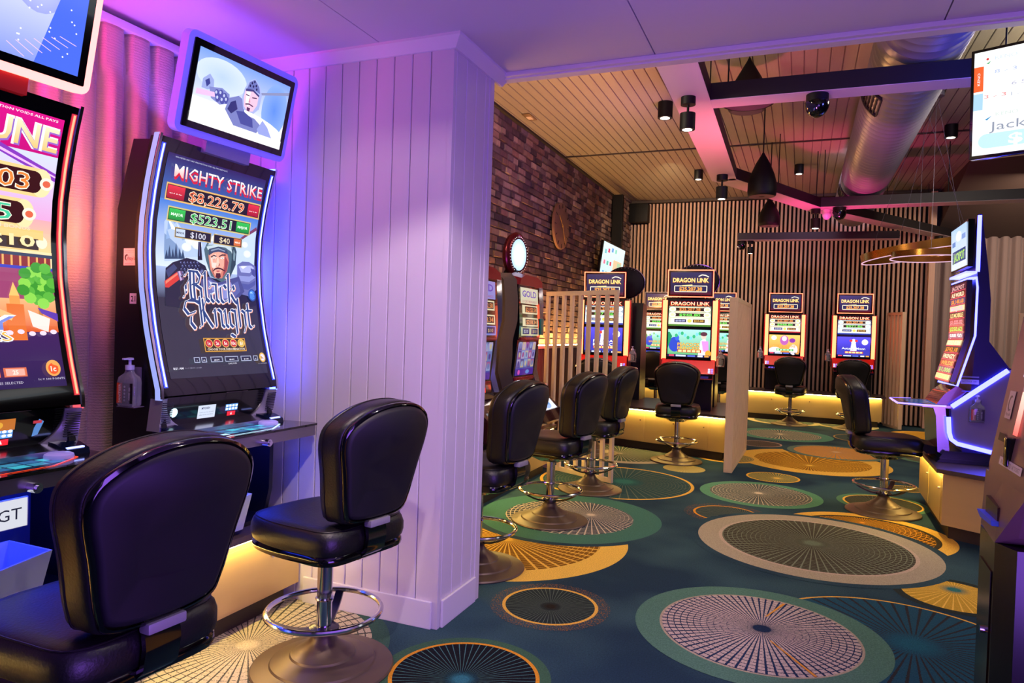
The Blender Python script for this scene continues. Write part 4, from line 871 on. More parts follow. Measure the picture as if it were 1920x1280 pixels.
    Q([(.56, .2), (.60, .26), (.66, .28), (.74, .26), (.72, .24), (.64, .26), (.6, .2)], '#f8c080'); Q([(.88, .29), (1, .27), (1, .24), (.9, .27)], '#5a30b0'); Q([(.82, .28), (.95, .25), (.93, .20), (.84, .22)], '#ffe8e0')
    for t_, x, y, h_, c, w_ in (('CITY', .44, .232, .052, '#7a8ae0', .62), ('OF RICHES', .36, .185, .034, '#f0b848', .72)):
        a.text(t_, W*x, H*y, h_, '#ffffff', W*w_, .05); a.text(t_, W*x, H*y, h_*.95, c, W*(w_-.02), .0)
    a.text('$10', W*.75, H*.536, .040, '#ffe4a8', W*.28, .02)
    for k in range(5): a.ell(W*(.70+k*.065), H*(.197+.004*math.sin(k*2)), .012, .008, '#f8e0f8', 12)
    B(-.0, .085, .47, .170, '#e8b030'); B(.0, .092, .455, .163, '#4a2410')
    for k in range(4): a.ell(W*(.045+k*.115), H*.137, .030, .024, '#f0c858', 20); a.ell(W*(.045+k*.115), H*.137, .024, .019, '#d0a040' if k == 3 else '#c83a1c', 18); a.text(('2c', '5c', '10c', '20c')[k], W*(.045+k*.115), H*.137, .018, '#fff0c0', None, .02)
    a.text('CHOOSE DENOMINATION', W*.14, H*.104, .016, '#f4c858', W*.60, .01)
    for x0, x1, s_ in ((.08, .44, '$0.00'), (.46, .61, '50'), (.63, .76, '25')):
        B(x0, .042, x1, .074, '#e0704c'); B(x0+.012, .046, x1-.012, .070, '#3c1010' if x1-x0 > .2 else '#f0b0a0'); a.text(s_, W*(x0+x1)/2, H*.058, .014, '#fff0e0', None, .03)
    a.ell(W*.92, H*.068, .026, .028, '#f0a858', 20); a.ell(W*.92, H*.066, .018, .019, '#f05a2c', 18); a.text('1c', W*.92, H*.066, .018, '#fff0e0', None, .03)
    a.text('PICKLING AND CHOCOLATE', W*.22, H*.022, .014, '#f0e8f8', W*.56, .02); a.text('25 LINES SELECTED', W*.63, H*.022, .008, '#d0c8e0', W*.2); a.text('1c = 100 POINTS', W*.90, H*.03, .007, '#e0d8f0', W*.16); a.text('WIN METERS MAY VARY. MALFUNCTION VOIDS ALL PAYS', W*.5, H*.985, .008, '#ffe8f8', W*.9, .02)
    return a
def topper_knight(W, H):
    a = Art(.00008); a.rect(0, 0, W, H, '#ffffff', '#7aa0f4'); a.rect(0, 0, W, H*.35, '#ffffff', '#f0f4ff'); a.ell(W*.25, H*.72, .14, .07, '#d4e2ff', 24, '#b8d0ff'); a.ell(W*.86, H*.55, .08, .12, '#88acf0', 24, '#5c8cf0'); a.ell(W*.5, H*.1, .3, .09, '#ffffff', 28)
    S = lambda pts, c: a.poly([(x/860*W, (640-y)/640*H) for x, y in pts], c)     # on an 860x640 grid
    S([(560, 180), (860, 60), (860, 90), (570, 200)], '#8a90b8')
    S([(60, 250), (110, 190), (150, 230), (160, 300), (110, 330), (60, 330)], '#9aa8e0'); S([(80, 260), (110, 230), (125, 270), (100, 310)], '#38408c'); S([(120, 300), (230, 270), (300, 300), (310, 380), (230, 420), (150, 390)], '#8088c8')
    for x, y in ((190, 330), (225, 320), (260, 335), (205, 370), (245, 375), (280, 360)): a.ell(x/860*W, (640-y)/640*H, .013, .016, '#4a50a0', 10); a.ell((x-6)/860*W, (646-y)/640*H, .006, .007, '#c0c8f4', 8)
    S([(20, 350), (170, 330), (180, 370), (20, 400)], '#e8c0e8')
    S([(300, 330), (380, 280), (430, 300), (460, 420), (560, 430), (640, 480), (600, 560), (380, 560), (280, 440)], '#7880c0'); S([(380, 420), (450, 400), (540, 440), (560, 520), (440, 520)], '#454c98'); S([(640, 420), (700, 470), (760, 560), (640, 580), (600, 520)], '#98a4e4'); S([(320, 360), (360, 330), (390, 400), (340, 460), (300, 430)], '#2c3070')
    S([(420, 190), (450, 110), (500, 70), (560, 120), (590, 200), (585, 330), (540, 390), (440, 380), (410, 280)], '#a8b4e8'); S([(440, 190), (455, 120), (500, 80), (550, 130), (570, 190), (500, 170)], '#6a74b8')
    for x, y in ((480, 120), (500, 100), (520, 130), (495, 145), (530, 160), (465, 150)): a.ell(x/860*W, (640-y)/640*H, .005, .006, '#1a1c4c', 6)
    S([(430, 200), (500, 180), (560, 210), (560, 300), (530, 370), (480, 390), (440, 350), (425, 270)], '#f4c4dc'); S([(440, 210), (480, 200), (480, 340), (450, 330)], '#fff0f4'); S([(430, 190), (500, 172), (565, 205), (562, 222), (500, 192), (432, 212)], '#3c3c7c')
    S([(440, 235), (475, 240), (474, 248), (442, 246)], '#38204c'); S([(500, 245), (545, 235), (546, 244), (502, 254)], '#38204c'); S([(480, 250), (492, 300), (474, 303)], '#d88aa8'); S([(448, 322), (484, 310), (526, 322), (524, 332), (484, 322), (450, 334)], '#4c2450'); S([(468, 350), (500, 350), (496, 384), (470, 382)], '#58305c')
    a.rect(0, 0, W, H*.13, '#ffffff', '#f4f8ff')
    return a
def topper_fire(W, H):
    a = Art(.00008); a.rect(0, 0, W, H, '#8a9cf4', '#e8ecff'); a.ell(W*.15, H*.75, .2, .14, '#dce4ff', 26, '#ffffff'); a.ell(W*.7, H*.85, .09, .10, '#a0a8e8', 20, '#c8d0ff'); a.poly([(W*.72, 0), (W, 0), (W, H), (W*.86, H)], '#4a6cf0')
    for k in range(24): r = random.random; a.ell(W*(.35+.6*r()), H*(.1+.6*r()), .003, .003, '#ffffff', 6)
    for k in range(7): a.line([(W*(.55+.05*k), H*(.12+.04*k)), (W*(.66+.05*k), H*(.02+.05*k))], .0022, '#f0c8ff')
    return a
mA = curved_machine(1.42, 'tall curved gaming machine at the left edge with red neon lines and a red-framed topper', fortune_art, False)
mB = curved_machine(2.44, 'tall curved gaming machine with blue-white neon lines showing a knight, beside the white column', knight_art, True)
a = Art(.0001); a.rect(-.06, -.045, .06, .045, '#e8eaf6'); a.text('IGT', .0, 0, .038, '#23243a', .085); o = a.build('maker_sign', art_mat(.9), mA, lambda u, v, z: (u+.003, -.13-z, v+.79)); o['label'] = 'white sign reading IGT'
q = MB(); q.box((-.062, -.129, .742), (.068, -.118, .838), .004); q.build('sign_holder', mat('white_plastic', '#d8dcee', .4), mA)
# stickers on the side of the knight machine
a = Art(.00008); a.rect(-.034, -.036, .034, .036, '#e8b0b4'); a.text('Please moderate your time', 0, .027, .004, '#5a2030', .058); a.text('you are using this machine', 0, .020, .004, '#5a2030', .058); a.ell(-.016, -.002, .012, .013, '#3a2830', 16); a.ell(-.011, -.004, .009, .010, '#e8b0b4', 14); a.text("fitzy's", .010, -.006, .015, '#2c2028', .042, .01); a.text('gaming with care', 0, -.028, .004, '#5a2030', .05)
o = a.build('notice_sticker', print_mat(), mB, lambda u, v, z: (-.3262-z, .222-u, v+1.675)); o['label'] = "pink sticker reading fitzy's"
a = Art(.00008); a.rect(-.020, -.022, .020, .022, '#efe6ea'); a.text('21', 0, 0, .024, '#141014', .026, .02)
o = a.build('number_sticker', print_mat(), mB, lambda u, v, z: (-.3262-z, .195-u, v+1.50)); o['label'] = 'white number sticker reading 21'
put_bottle((-2.56, 2.078, 1.055), math.radians(4), 'clear pump bottle with orange and black label on the side of the knight machine', 1.0)
# ================================================================ DRAGON LINK MACHINES (two stacked screens, sign on top)
led_red = neon('red_orange_side_led', (1.0, .12, .045), 7.0); led_sign = neon('sign_frame_led', (1.0, .11, .05), 7.0); led_blue2 = neon('pale_blue_side_led', (.6, .7, 1.0), 2.5)
mach_blk = mat('machine_black', '#0b090d', .35); mach_red = mat('deep_red_panel', '#7a0c0c', .3)
BLK = [['#2a2416', '#a8281c', '#f8d890', '#f4e8c0'], ['#1c2c58', '#2c3c9c', '#c8e4ff', '#dff0ff'], ['#283c1c', '#4c7c2c', '#e0f0b0', '#f4ffd8'], ['#4a2410', '#c85a18', '#ffd088', '#fff0c8']]
def link_machine(x, y, z, rz, label, title, th, side=led_red, group='two-screen jackpot machines with a sign on top', sign_led=True):
    root = empty('gaming_machine', (x, y, z), math.radians(rz)); tag(root, label, 'gaming machine', group)
    q = MB(); q.prism([(.10, .62), (.06, 1.34), (.10, 1.36), (.30, 1.34), (.38, 1.0), (.40, .0), (.02, .0), (.0, .36), (-.02, .44), (.02, .46)], -.29, .29, 'x'); q.build('body', mach_blk, root, 20)
    q = MB(); q.prism([(.06, .62), (.0, .50), (-.04, .44), (.08, .44), (.12, .62)], -.315, .315, 'x'); q.build('red_panel', mat('lit_red_panel', '#c01810', .3, emit='#d81408', est=.3) if side is led_red else mat('blue_panel', '#1c2c8c', .3, emit='#1830d8', est=.5), root, 20)
    q = MB(); q.prism([(-.20, .385), (.10, .43), (.10, .39), (-.20, .35)], -.30, .30, 'x'); dk = q.build('button_deck', black_gloss, root, 20)
    a = Art(.00012)
    for k in range(5): a.rect(-.24+k*.045, -.16, -.205+k*.045, -.12, '#5a6cf0'); a.rect(-.24+k*.045, -.10, -.205+k*.045, -.06, '#8a5af0')
    a.rect(.03, -.15, .25, -.03, '#241c5c'); a.build('deck_display', art_mat(1.2), dk, lambda u, v, z_: (u, v, .385+(v+.20)*.15+.002+z_))
    for s in (-1, 1):
        q = MB(); q.prism([(.055, .60), (.035, .98), (.045, 1.325), (.09, 1.325), (.10, .60)], s*.268, s*.325, 'x'); q.build('side_light', side, root, 25)
        q = MB(); q.prism([(.07, .45), (.07, .62), (.09, 1.34), (.29, 1.34), (.38, 1.0), (.36, .45)], s*.325, s*.345, 'x'); q.build('side_panel', mach_red if side is led_red else mach_blk, root, 20)
    q = MB(); q.prism([(.045, .60), (.028, .98), (.04, 1.335), (.08, 1.335), (.09, .60)], -.268, .268, 'x'); q.build('screen_bezel', black_gloss, root, 25)
    yf = lambda v: (.045+(.028-.045)*(v-.60)/.38) if v < .98 else (.028+.012*(v-.98)/.355)
    c = BLK[th]
    a = Art(.00015); W, H = .50, .31
    a.rect(0, 0, W, H, c[3], c[0]); a.rect(0, .245, W, H, '#3c0808', '#1a0408')
    a.text('DRAGON LINK', W/2, .276, .050, '#e03818', .47, .05); a.text('DRAGON LINK', W/2, .277, .040, '#f8d080', .45, .012, 0, 0, '#fff8e0')
    for yy, t_, cc, hh in ((.205, '$25,207.38', '#f09048', .036), (.138, '$948.80' if th % 2 == 0 else '$971.86', '#70e058', .032)):
        a.rect(.02, yy-.026, W-.02, yy+.026, '#fff0d0'); a.poly([(.07, yy-.020), (W-.07, yy-.020), (W-.085, yy), (W-.07, yy+.020), (.07, yy+.020), (.085, yy)], '#2c1a14'); a.text(t_, W/2, yy, hh, cc, .25, .02)
        for s_ in (.045, W-.045): a.ell(s_, yy, .040, .030, '#fffbe8', 18); a.ell(s_, yy, .026, .018, c[2], 14)
    a.rect(.03, .035, W-.03, .095, '#fff6e0'); a.rect(.07, .046, .21, .085, '#2c2450'); a.rect(.29, .046, .43, .085, '#50301c'); a.text('$100.00', .14, .066, .022, '#d0d8ff', .11, .01); a.text('$10.00', .36, .066, .022, '#f8c860', .11, .01); a.ell(.25, .065, .026, .022, '#f0d060', 16); a.rect(0, 0, W, .022, c[1])
    a.build('upper_screen', art_mat(1.45), root, lambda u, v, z_: (u-W/2, yf(v+1.01)-.002-z_, v+1.01))
    a = Art(.00015); H = .335
    sky = {0: ('#f0883c', '#ffc868'), 1: ('#1c1c8c', '#5a50e8'), 2: ('#5cae68', '#a8e0d8'), 3: ('#e06018', '#ffb858')}[th]
    a.rect(0, 0, W, H, *sky)
    if th == 2:       # peacock and princess
        a.ell(.08, .15, .07, .09, '#3048c0', 20); a.ell(.11, .23, .025, .035, '#3c60d8', 14); a.poly([(.0, .1), (.05, .25), (.02, .3), (0, .3)], '#1c8c5a')
        for k in range(9): a.ell(.10+.035*k, .26+.03*math.sin(k), .018, .022, ('#38b078', '#7ad0e8')[k % 2], 10)
        a.poly([(.36, .0), (.48, .0), (.47, .16), (.44, .24), (.39, .2)], '#fff4ff'); a.ell(.425, .255, .030, .034, '#f8c8b8', 16); a.ell(.425, .285, .042, .026, '#5a3040', 14); a.poly([(.40, .2), (.48, .2), (.49, .05), (.42, .08)], '#d890d8')
        a.ell(.48, .05, .035, .04, '#f8a038', 12)
    elif th == 1:     # autumn moon
        a.ell(.42, .25, .048, .048, '#ffffff', 22); a.poly([(0, .0), (W, .0), (W, .1), (.4, .13), (.25, .09), (.1, .13), (0, .1)], '#3c3cb0'); a.ell(.25, .25, .035, .05, '#ffffff', 16); a.ell(.21, .27, .025, .02, '#e03838', 12); a.ell(.29, .27, .025, .02, '#e03838', 12); a.poly([(.2, .1), (.3, .1), (.28, .24), (.22, .24)], '#fff0ff')
    else:
        a.ell(.08, .28, .045, .04, '#fff8e0', 18); a.ell(.25, .24, .07, .085, '#b860b0' if th == 0 else '#c03818', 20); a.ell(.25, .27, .04, .045, '#ffe0f0', 18); a.ell(.10, .06, .10, .06, '#fff0f0', 20); a.ell(.40, .08, .07, .09, '#f0e0d8', 18); a.ell(.38, .24, .05, .04, '#8838a0' if th == 0 else '#f08030', 14)
    tt = title.split('|')
    for k, s_ in enumerate(tt):
        yy = .155-.045*k if len(tt) > 1 else .14
        a.text(s_, W*.5, yy, .038, '#a04018' if th != 1 else '#2830a0', .27 if len(tt) > 1 else .36, .05); a.text(s_, W*.5, yy+.001, .036, '#f8c858' if th != 1 else '#ffffff', .265 if len(tt) > 1 else .355, .012)
    a.rect(.12, .055, .40, .092, '#c03818' if th != 0 else '#209048'); 
    for k in range(5): a.rect(.128+k*.054, .061, .17+k*.054, .086, '#ffe8a0' if th != 0 else '#c0ffb0')
    a.rect(0, 0, W, .03, '#20204c'); a.rect(.02, .005, .08, .025, '#f04868'); a.rect(.10, .005, .22, .025, '#c8d0f0'); a.rect(.24, .005, .33, .025, '#5a6cd0'); a.rect(.36, .005, .42, .025, '#e8e8f8'); a.rect(.44, .005, .49, .025, '#f0a040')
    a.build('lower_screen', art_mat(1.45), root, lambda u, v, z_: (u-W/2, yf(v+.635)-.002-z_, v+.635))
    # sign
    q = MB(); q.box((-.12, .10, 1.33), (.12, .16, 1.45), .004); q.build('sign_post', mach_blk, root)
    T_ = Matrix.Translation((0, .02, 1.53)) @ Matrix.Rotation(math.radians(6), 4, 'X')
    q = MB(); q.box((-.27, .0, -.165), (.27, .06, .165), .006, T_); sg = q.build('sign', mat('dark_red_sign_case', '#2c0608', .3), root)
    q = MB()
    for b_ in (((-.272, -.004, -.167), (.272, .004, -.157)), ((-.272, -.004, .157), (.272, .004, .167)), ((-.272, -.004, -.167), (-.262, .004, .167)), ((.262, -.004, -.167), (.272, .004, .167))): q.box(*b_, 0, T_)
    q.build('sign_led_frame', led_sign if sign_led else mat('pale_frame', '#b8b0c0', .3), sg, 0)
    a = Art(.00015); a.rect(-.24, -.135, .24, .135, '#241c3c', '#3a3258'); a.rect(-.24, -.135, .24, -.09, '#5c1828', '#3a2040')
    a.text('DRAGON LINK', 0, .040, .056, '#c87828', .43, .055); a.text('DRAGON LINK', 0, .042, .050, '#ffe890', .42, .025)
    a.line([(.09, .085), (.13, .105), (.17, .10), (.21, .08)], .012, '#fff0d8'); a.frame(-.19, -.10, .19, -.03, .010, '#fff0d0'); a.line([(-.10, -.028), (.02, -.020)], .014, '#f8d890'); a.rect(-.18, -.093, .18, -.037, '#2a2850'); a.text('$25,207.38', 0, -.065, .046, '#ffa850', .27, .035)
    a.build('sign_screen', art_mat(1.35), sg, lambda u, v, z_: T_ @ Vector((u, -.001-z_, v)))
    a = Art(.0002)
    for s_ in (-1, 1):
        for k in range(3): a.rect(s_*.27-.03, .0+k*.022, s_*.27-.004, .016+k*.022, '#c8d4ff'); a.rect(s_*.27+.004, .0+k*.022, s_*.27+.03, .016+k*.022, '#a080ff')
    a.build('button_lights', art_mat(1.6), root, lambda u, v, z_: (u, -.043+.6*v-.004-z_, .452+v*.9))
    q = MB()
    q.box((.10, .01, .20), (.22, .018, .30), .002); q.build('coin_label', mat('blue_lit_plate', '#203070', .3, emit='#2040c0', est=.5), root)
    return root
Z1 = .525
link_machine(-1.255, 8.68, Z1, 4, 'jackpot machine facing us at the middle island showing a peacock and a princess', 'PEACOCK|PRINCESS', 2)
link_machine(-2.40, 8.97, Z1, 8, 'jackpot machine seen through the bars of the open slatted divider', 'PANDA|MAGIC', 1)
ZB = .52
link_machine(-2.46, 13.12, ZB, 0, 'jackpot machine with pale side lights far back, left of the middle machine', 'GOLDEN CENTURY', 2, led_blue2, sign_led=False)
link_machine(-1.36, 13.12, ZB, 0, 'jackpot machine at the back wall, half hidden behind the closed wooden divider', 'SPRING FESTIVAL', 2)
link_machine(-.26, 13.10, ZB, 0, 'jackpot machine at the slatted wall with an orange lower screen', 'HAPPY PROSPEROUS', 0)
link_machine(.83, 13.08, ZB, 0, 'jackpot machine at the slatted wall with a blue moonlit lower screen', 'Autumn Moon', 1)
# machines on the far side of the island: only their backs and oval toppers show
for (x, y, lab) in ((-2.29, 9.82, 'black back of a machine with an oval topper, behind the slat divider'), (-1.27, 9.52, 'black back of a machine with an oval topper, behind the peacock machine')):
    root = empty('gaming_machine', (x, y, Z1), math.pi); tag(root, lab, 'gaming machine', 'machines turned away on the island')
    q = MB(); q.prism([(-.02, 0), (.36, 0), (.36, .9), (.28, 1.32), (.05, 1.30), (.0, .6)], -.29, .29, 'x'); q.build('body', mach_blk, root, 20)
    q = MB(); q.cyl((0, .22, 1.25), (0, .22, 1.45), .05); q.build('topper_post', mach_blk, root)
    q = MB(); q.lathe([(.02, -.05), (.20, -.05), (.25, -.03), (.262, 0), (.25, .03), (.21, .034), (.02, .036)], 40, Matrix.Translation((0, .2, 1.60)) @ Matrix.Diagonal((1.08, 1, .84, 1)) @ Matrix.Rotation(math.pi/2, 4, 'X')); q.build('oval_topper', black_soft, root, 30)
    q = MB(); q.tube([(.284*math.cos(t*math.pi/24), .2, 1.60+.221*math.sin(t*math.pi/24)) for t in range(48)], .006, 6, True); q.build('topper_rim', mat('violet_chrome', '#8070a8', .2, 1.), root)
    q = MB()
    for k in range(13): t = math.radians(25+k*11); q.box((.245*math.cos(t)-.005, .22, 1.60+.205*math.sin(t)-.005), (.245*math.cos(t)+.005, .235, 1.60+.205*math.sin(t)+.005), .002)
    q.build('vent_slots', silver, root, 0)
# ================================================================ OLDER UPRIGHT MACHINES AT THE BRICK WALL
pearl = mat('pearl_silver_trim', '#a8a4b0', .2, .8)
def upright(x, y, z, label, topper, th):
    root = empty('gaming_machine', (x, y, z), math.pi/2); tag(root, label, 'gaming machine', 'older upright machines with two portrait screens')
    prof = [(.06, .0), (.02, .40), (.10, .56), (.09, .85), (.03, 1.05), (.05, 1.40), (.14, 1.46), (.50, 1.44), (.56, .9), (.56, 0)]
    q = MB(); q.prism(prof, -.31, .31, 'x'); q.build('body', mat('grey_side_panel', '#4c443c', .5, .3), root, 20)
    for s in (-1, 1):
        q = MB(); L = []
        for (yy, zz, wd) in ((-.02, .40, .05), (.03, .56, .075), (.02, .70, .10), (.02, .85, .08), (-.02, 1.02, .055), (-.02, 1.2, .06), (.0, 1.40, .07), (.06, 1.46, .06)):
            L.append([(s*.34, yy, zz), (s*(.34-wd*.8), yy+.03, zz), (s*(.34-wd*.8), yy+.10, zz), (s*.34, yy+.13, zz)])
        q.loops(L); q.build('side_trim', pearl, root, 40)
    q = MB(); q.loops([[(x_, y_, z_) for x_, z_ in ((-.30, 1.36), (.30, 1.36), (.28, 1.42+k), (.15, 1.455+k), (-.15, 1.455+k), (-.28, 1.42+k))] for y_, k in ((-.02, 0), (.10, .03))]); q.build('red_crown', mat('red_crown', '#7a2430', .25, .4, emit='#d01420', est=.08), root, 30)
    q = MB(); q.prism([(-.01, .86), (-.015, 1.0), (.01, 1.36), (.08, 1.36), (.1, .86)], -.27, .27, 'x'); q.prism([(.04, .50), (-.0, .86), (.08, .86), (.1, .50)], -.27, .27, 'x'); q.build('screen_bezel', black_gloss, root, 20)
    q = MB(); q.box((-.24, -.022, .845), (.24, .0, .875), .006); q.build('red_divider', mat('red_crown', '#a01820', .2), root)
    q = MB(); q.box((-.24, .02, .47), (.24, .045, .50), .006); q.build('red_divider', mat('red_crown', '#a01820', .2), root)
    W, H = .46, .45; a = Art(.00012)
    a.rect(0, 0, W, H, '#d8d8a8', '#f0ecd0') if th else a.rect(0, 0, W, H, '#8090e8', '#a8a0f0')
    a.text('GOLD' if th else 'WILD', W*.5, H*.88, .06, '#7050c8', W*.8, .02); a.text('LUCKY REWARDS', W*.5, H*.72, .022, '#c05a80', W*.8)
    for yy, t_ in ((.56, '$2,152.58'), (.30, '$218.34')): a.rect(.03, H*yy-.045, W-.03, H*yy+.035, '#fff4c8'); a.rect(.10, H*yy-.032, W-.05, H*yy+.024, '#30282c'); a.text(t_, W*.56, H*yy-.004, .040, '#f4a060', W*.6, .02)
    a.rect(.03, .015, .20, .07, '#28306c'); a.rect(.25, .015, W-.03, .07, '#28306c'); a.text('$20', .115, .042, .03, '#e8f0ff', .1); a.text('$10', .34, .042, .03, '#f8d080', .1)
    a.build('upper_screen', art_mat(.75), root, lambda u, v, z_: (u-W/2, -.017+(.0 if v < .1 else (v-.1)*.07)-.001-z_, v+.89))
    a = Art(.00012); H = .33; a.rect(0, 0, W, H, '#3838a8', '#a098d8'); cols = ['#c8b8e0', '#60489c', '#a0b8e8', '#d8c8a8', '#b05898', '#7888c8']
    for i in range(5):
        for j in range(3): a.rect(.015+i*.088, .075+j*.083, .095+i*.088, .150+j*.083, cols[(i*2+j*3+th) % 6], cols[(i+j) % 6]); a.ell(.055+i*.088, .112+j*.083, .022, .026, cols[(i+j*2+1) % 6], 9)
    a.rect(0, 0, W, .06, '#5a30a8'); a.ell(.08, .03, .03, .024, '#f060c8', 12); a.ell(.3, .03, .05, .02, '#70a0f0', 12)
    a.build('lower_screen', art_mat(.7), root, lambda u, v, z_: (u-W/2, .038-(v/.33)*.034-.002-z_, v+.515))
    q = MB(); q.prism([(.04, .50), (.02, .40), (-.02, .36), (.2, .36), (.2, .5)], -.29, .29, 'x'); q.build('note_panel', black_gloss, root, 20)
    a = Art(.00012); a.rect(-.20, .02, -.13, .10, '#e8ecff'); a.rect(-.08, .05, .02, .10, '#60b0f0'); a.rect(.05, .02, .13, .06, '#e83020'); a.rect(-.08, .02, .0, .035, '#f04848'); a.build('panel_lights', art_mat(1.2), root, lambda u, v, z_: (u, .018-v*-.1-.004-z_, v+.39))
    q = MB(); q.prism([(.0, .36), (-.10, .33), (-.24, .20), (-.27, .10), (-.22, .06), (.0, .04)], -.30, .30, 'x'); dk = q.build('button_deck', mat('dark_red_gloss', '#341018', .15, coat=.5), root, 25)
    a = Art(.00012); a.rect(-.2, .0, .2, .12, '#f0f4ff'); a.ell(.0, .06, .11, .05, '#a0c0f8', 18); a.ell(-.06, .05, .03, .03, '#f0c0e0', 12); a.ell(.06, .07, .03, .025, '#60a0e0', 12); a.text('WINNER', 0, .095, .016, '#6050b8', .16, .02); a.rect(-.2, .0, -.17, .12, '#f8a050')
    a.build('deck_display', art_mat(1.1), dk, lambda u, v, z_: (u, -.243+v*.75-.004-z_, .205+v*.72+.003+z_))
    if topper:
        q = MB(); q.prism([(.10, 1.44), (.28, 1.44), (.22, 1.55), (.14, 1.55)], -.06, .06, 'x'); q.build('topper_post', mach_blk, root, 20)
        TB_ = Matrix.Translation((.0, .16, 1.66)) @ Matrix.Rotation(math.radians(-18), 4, 'Z'); T_ = TB_ @ Matrix.Diagonal((.85, 1, 1.12, 1)) @ Matrix.Rotation(math.pi/2, 4, 'X')
        q = MB(); q.lathe([(.02, -.05), (.16, -.05), (.19, -.02), (.195, .015), (.175, .035), (.155, .04), (.02, .04)], 44, T_); tp = q.build('oval_topper', mat('red_chrome', '#6a1c28', .2, .7), root)
        a = Art(.00012); a.ell(0, 0, .112, .150, '#a8d0ff', 32, '#ffffff')
        for k in range(9): a.ell(.06*math.cos(k*2.4)*(k/9+.3), .09*math.sin(k*2.4)*(k/9+.3), .018, .012, '#d8e4ff', 8)
        for k in range(36): t = k*math.pi/18; a.ell(.128*math.cos(t), .170*math.sin(t), .0036, .004, '#ffffff', 8)
        a.build('topper_screen', art_mat(1.6), tp, lambda u, v, z_: TB_ @ Vector((u, -.042-z_, v)))
    return root
upright(-2.40, 5.20, .48, 'older upright machine at the brick wall, mostly hidden behind the white column', False, 0)
c2 = upright(-2.40, 6.24, .48, 'older upright machine at the brick wall with a round glowing topper', True, 1)
q = MB(); q.box((.27, -.028, .90), (.345, -.005, 1.06), .004); q.build('card_reader', mat('teal_plastic', '#2c8c84', .4), c2)
put_bottle((-.875, 8.68, 1.065), 0, 'clear pump bottle right of the peacock machine', 1.0)
put_bottle((-.65, 13.12, ZB+.55), 0, 'clear pump bottle left of the machine with the orange screen', 1.0)
put_bottle((.44, 13.12, ZB+.55), 0, 'clear pump bottle left of the machine with the blue moon screen', 1.0)
put_bottle((-2.015, 9.03, 1.06), 0, 'clear pump bottle at the machine behind the slat bars', 1.0)
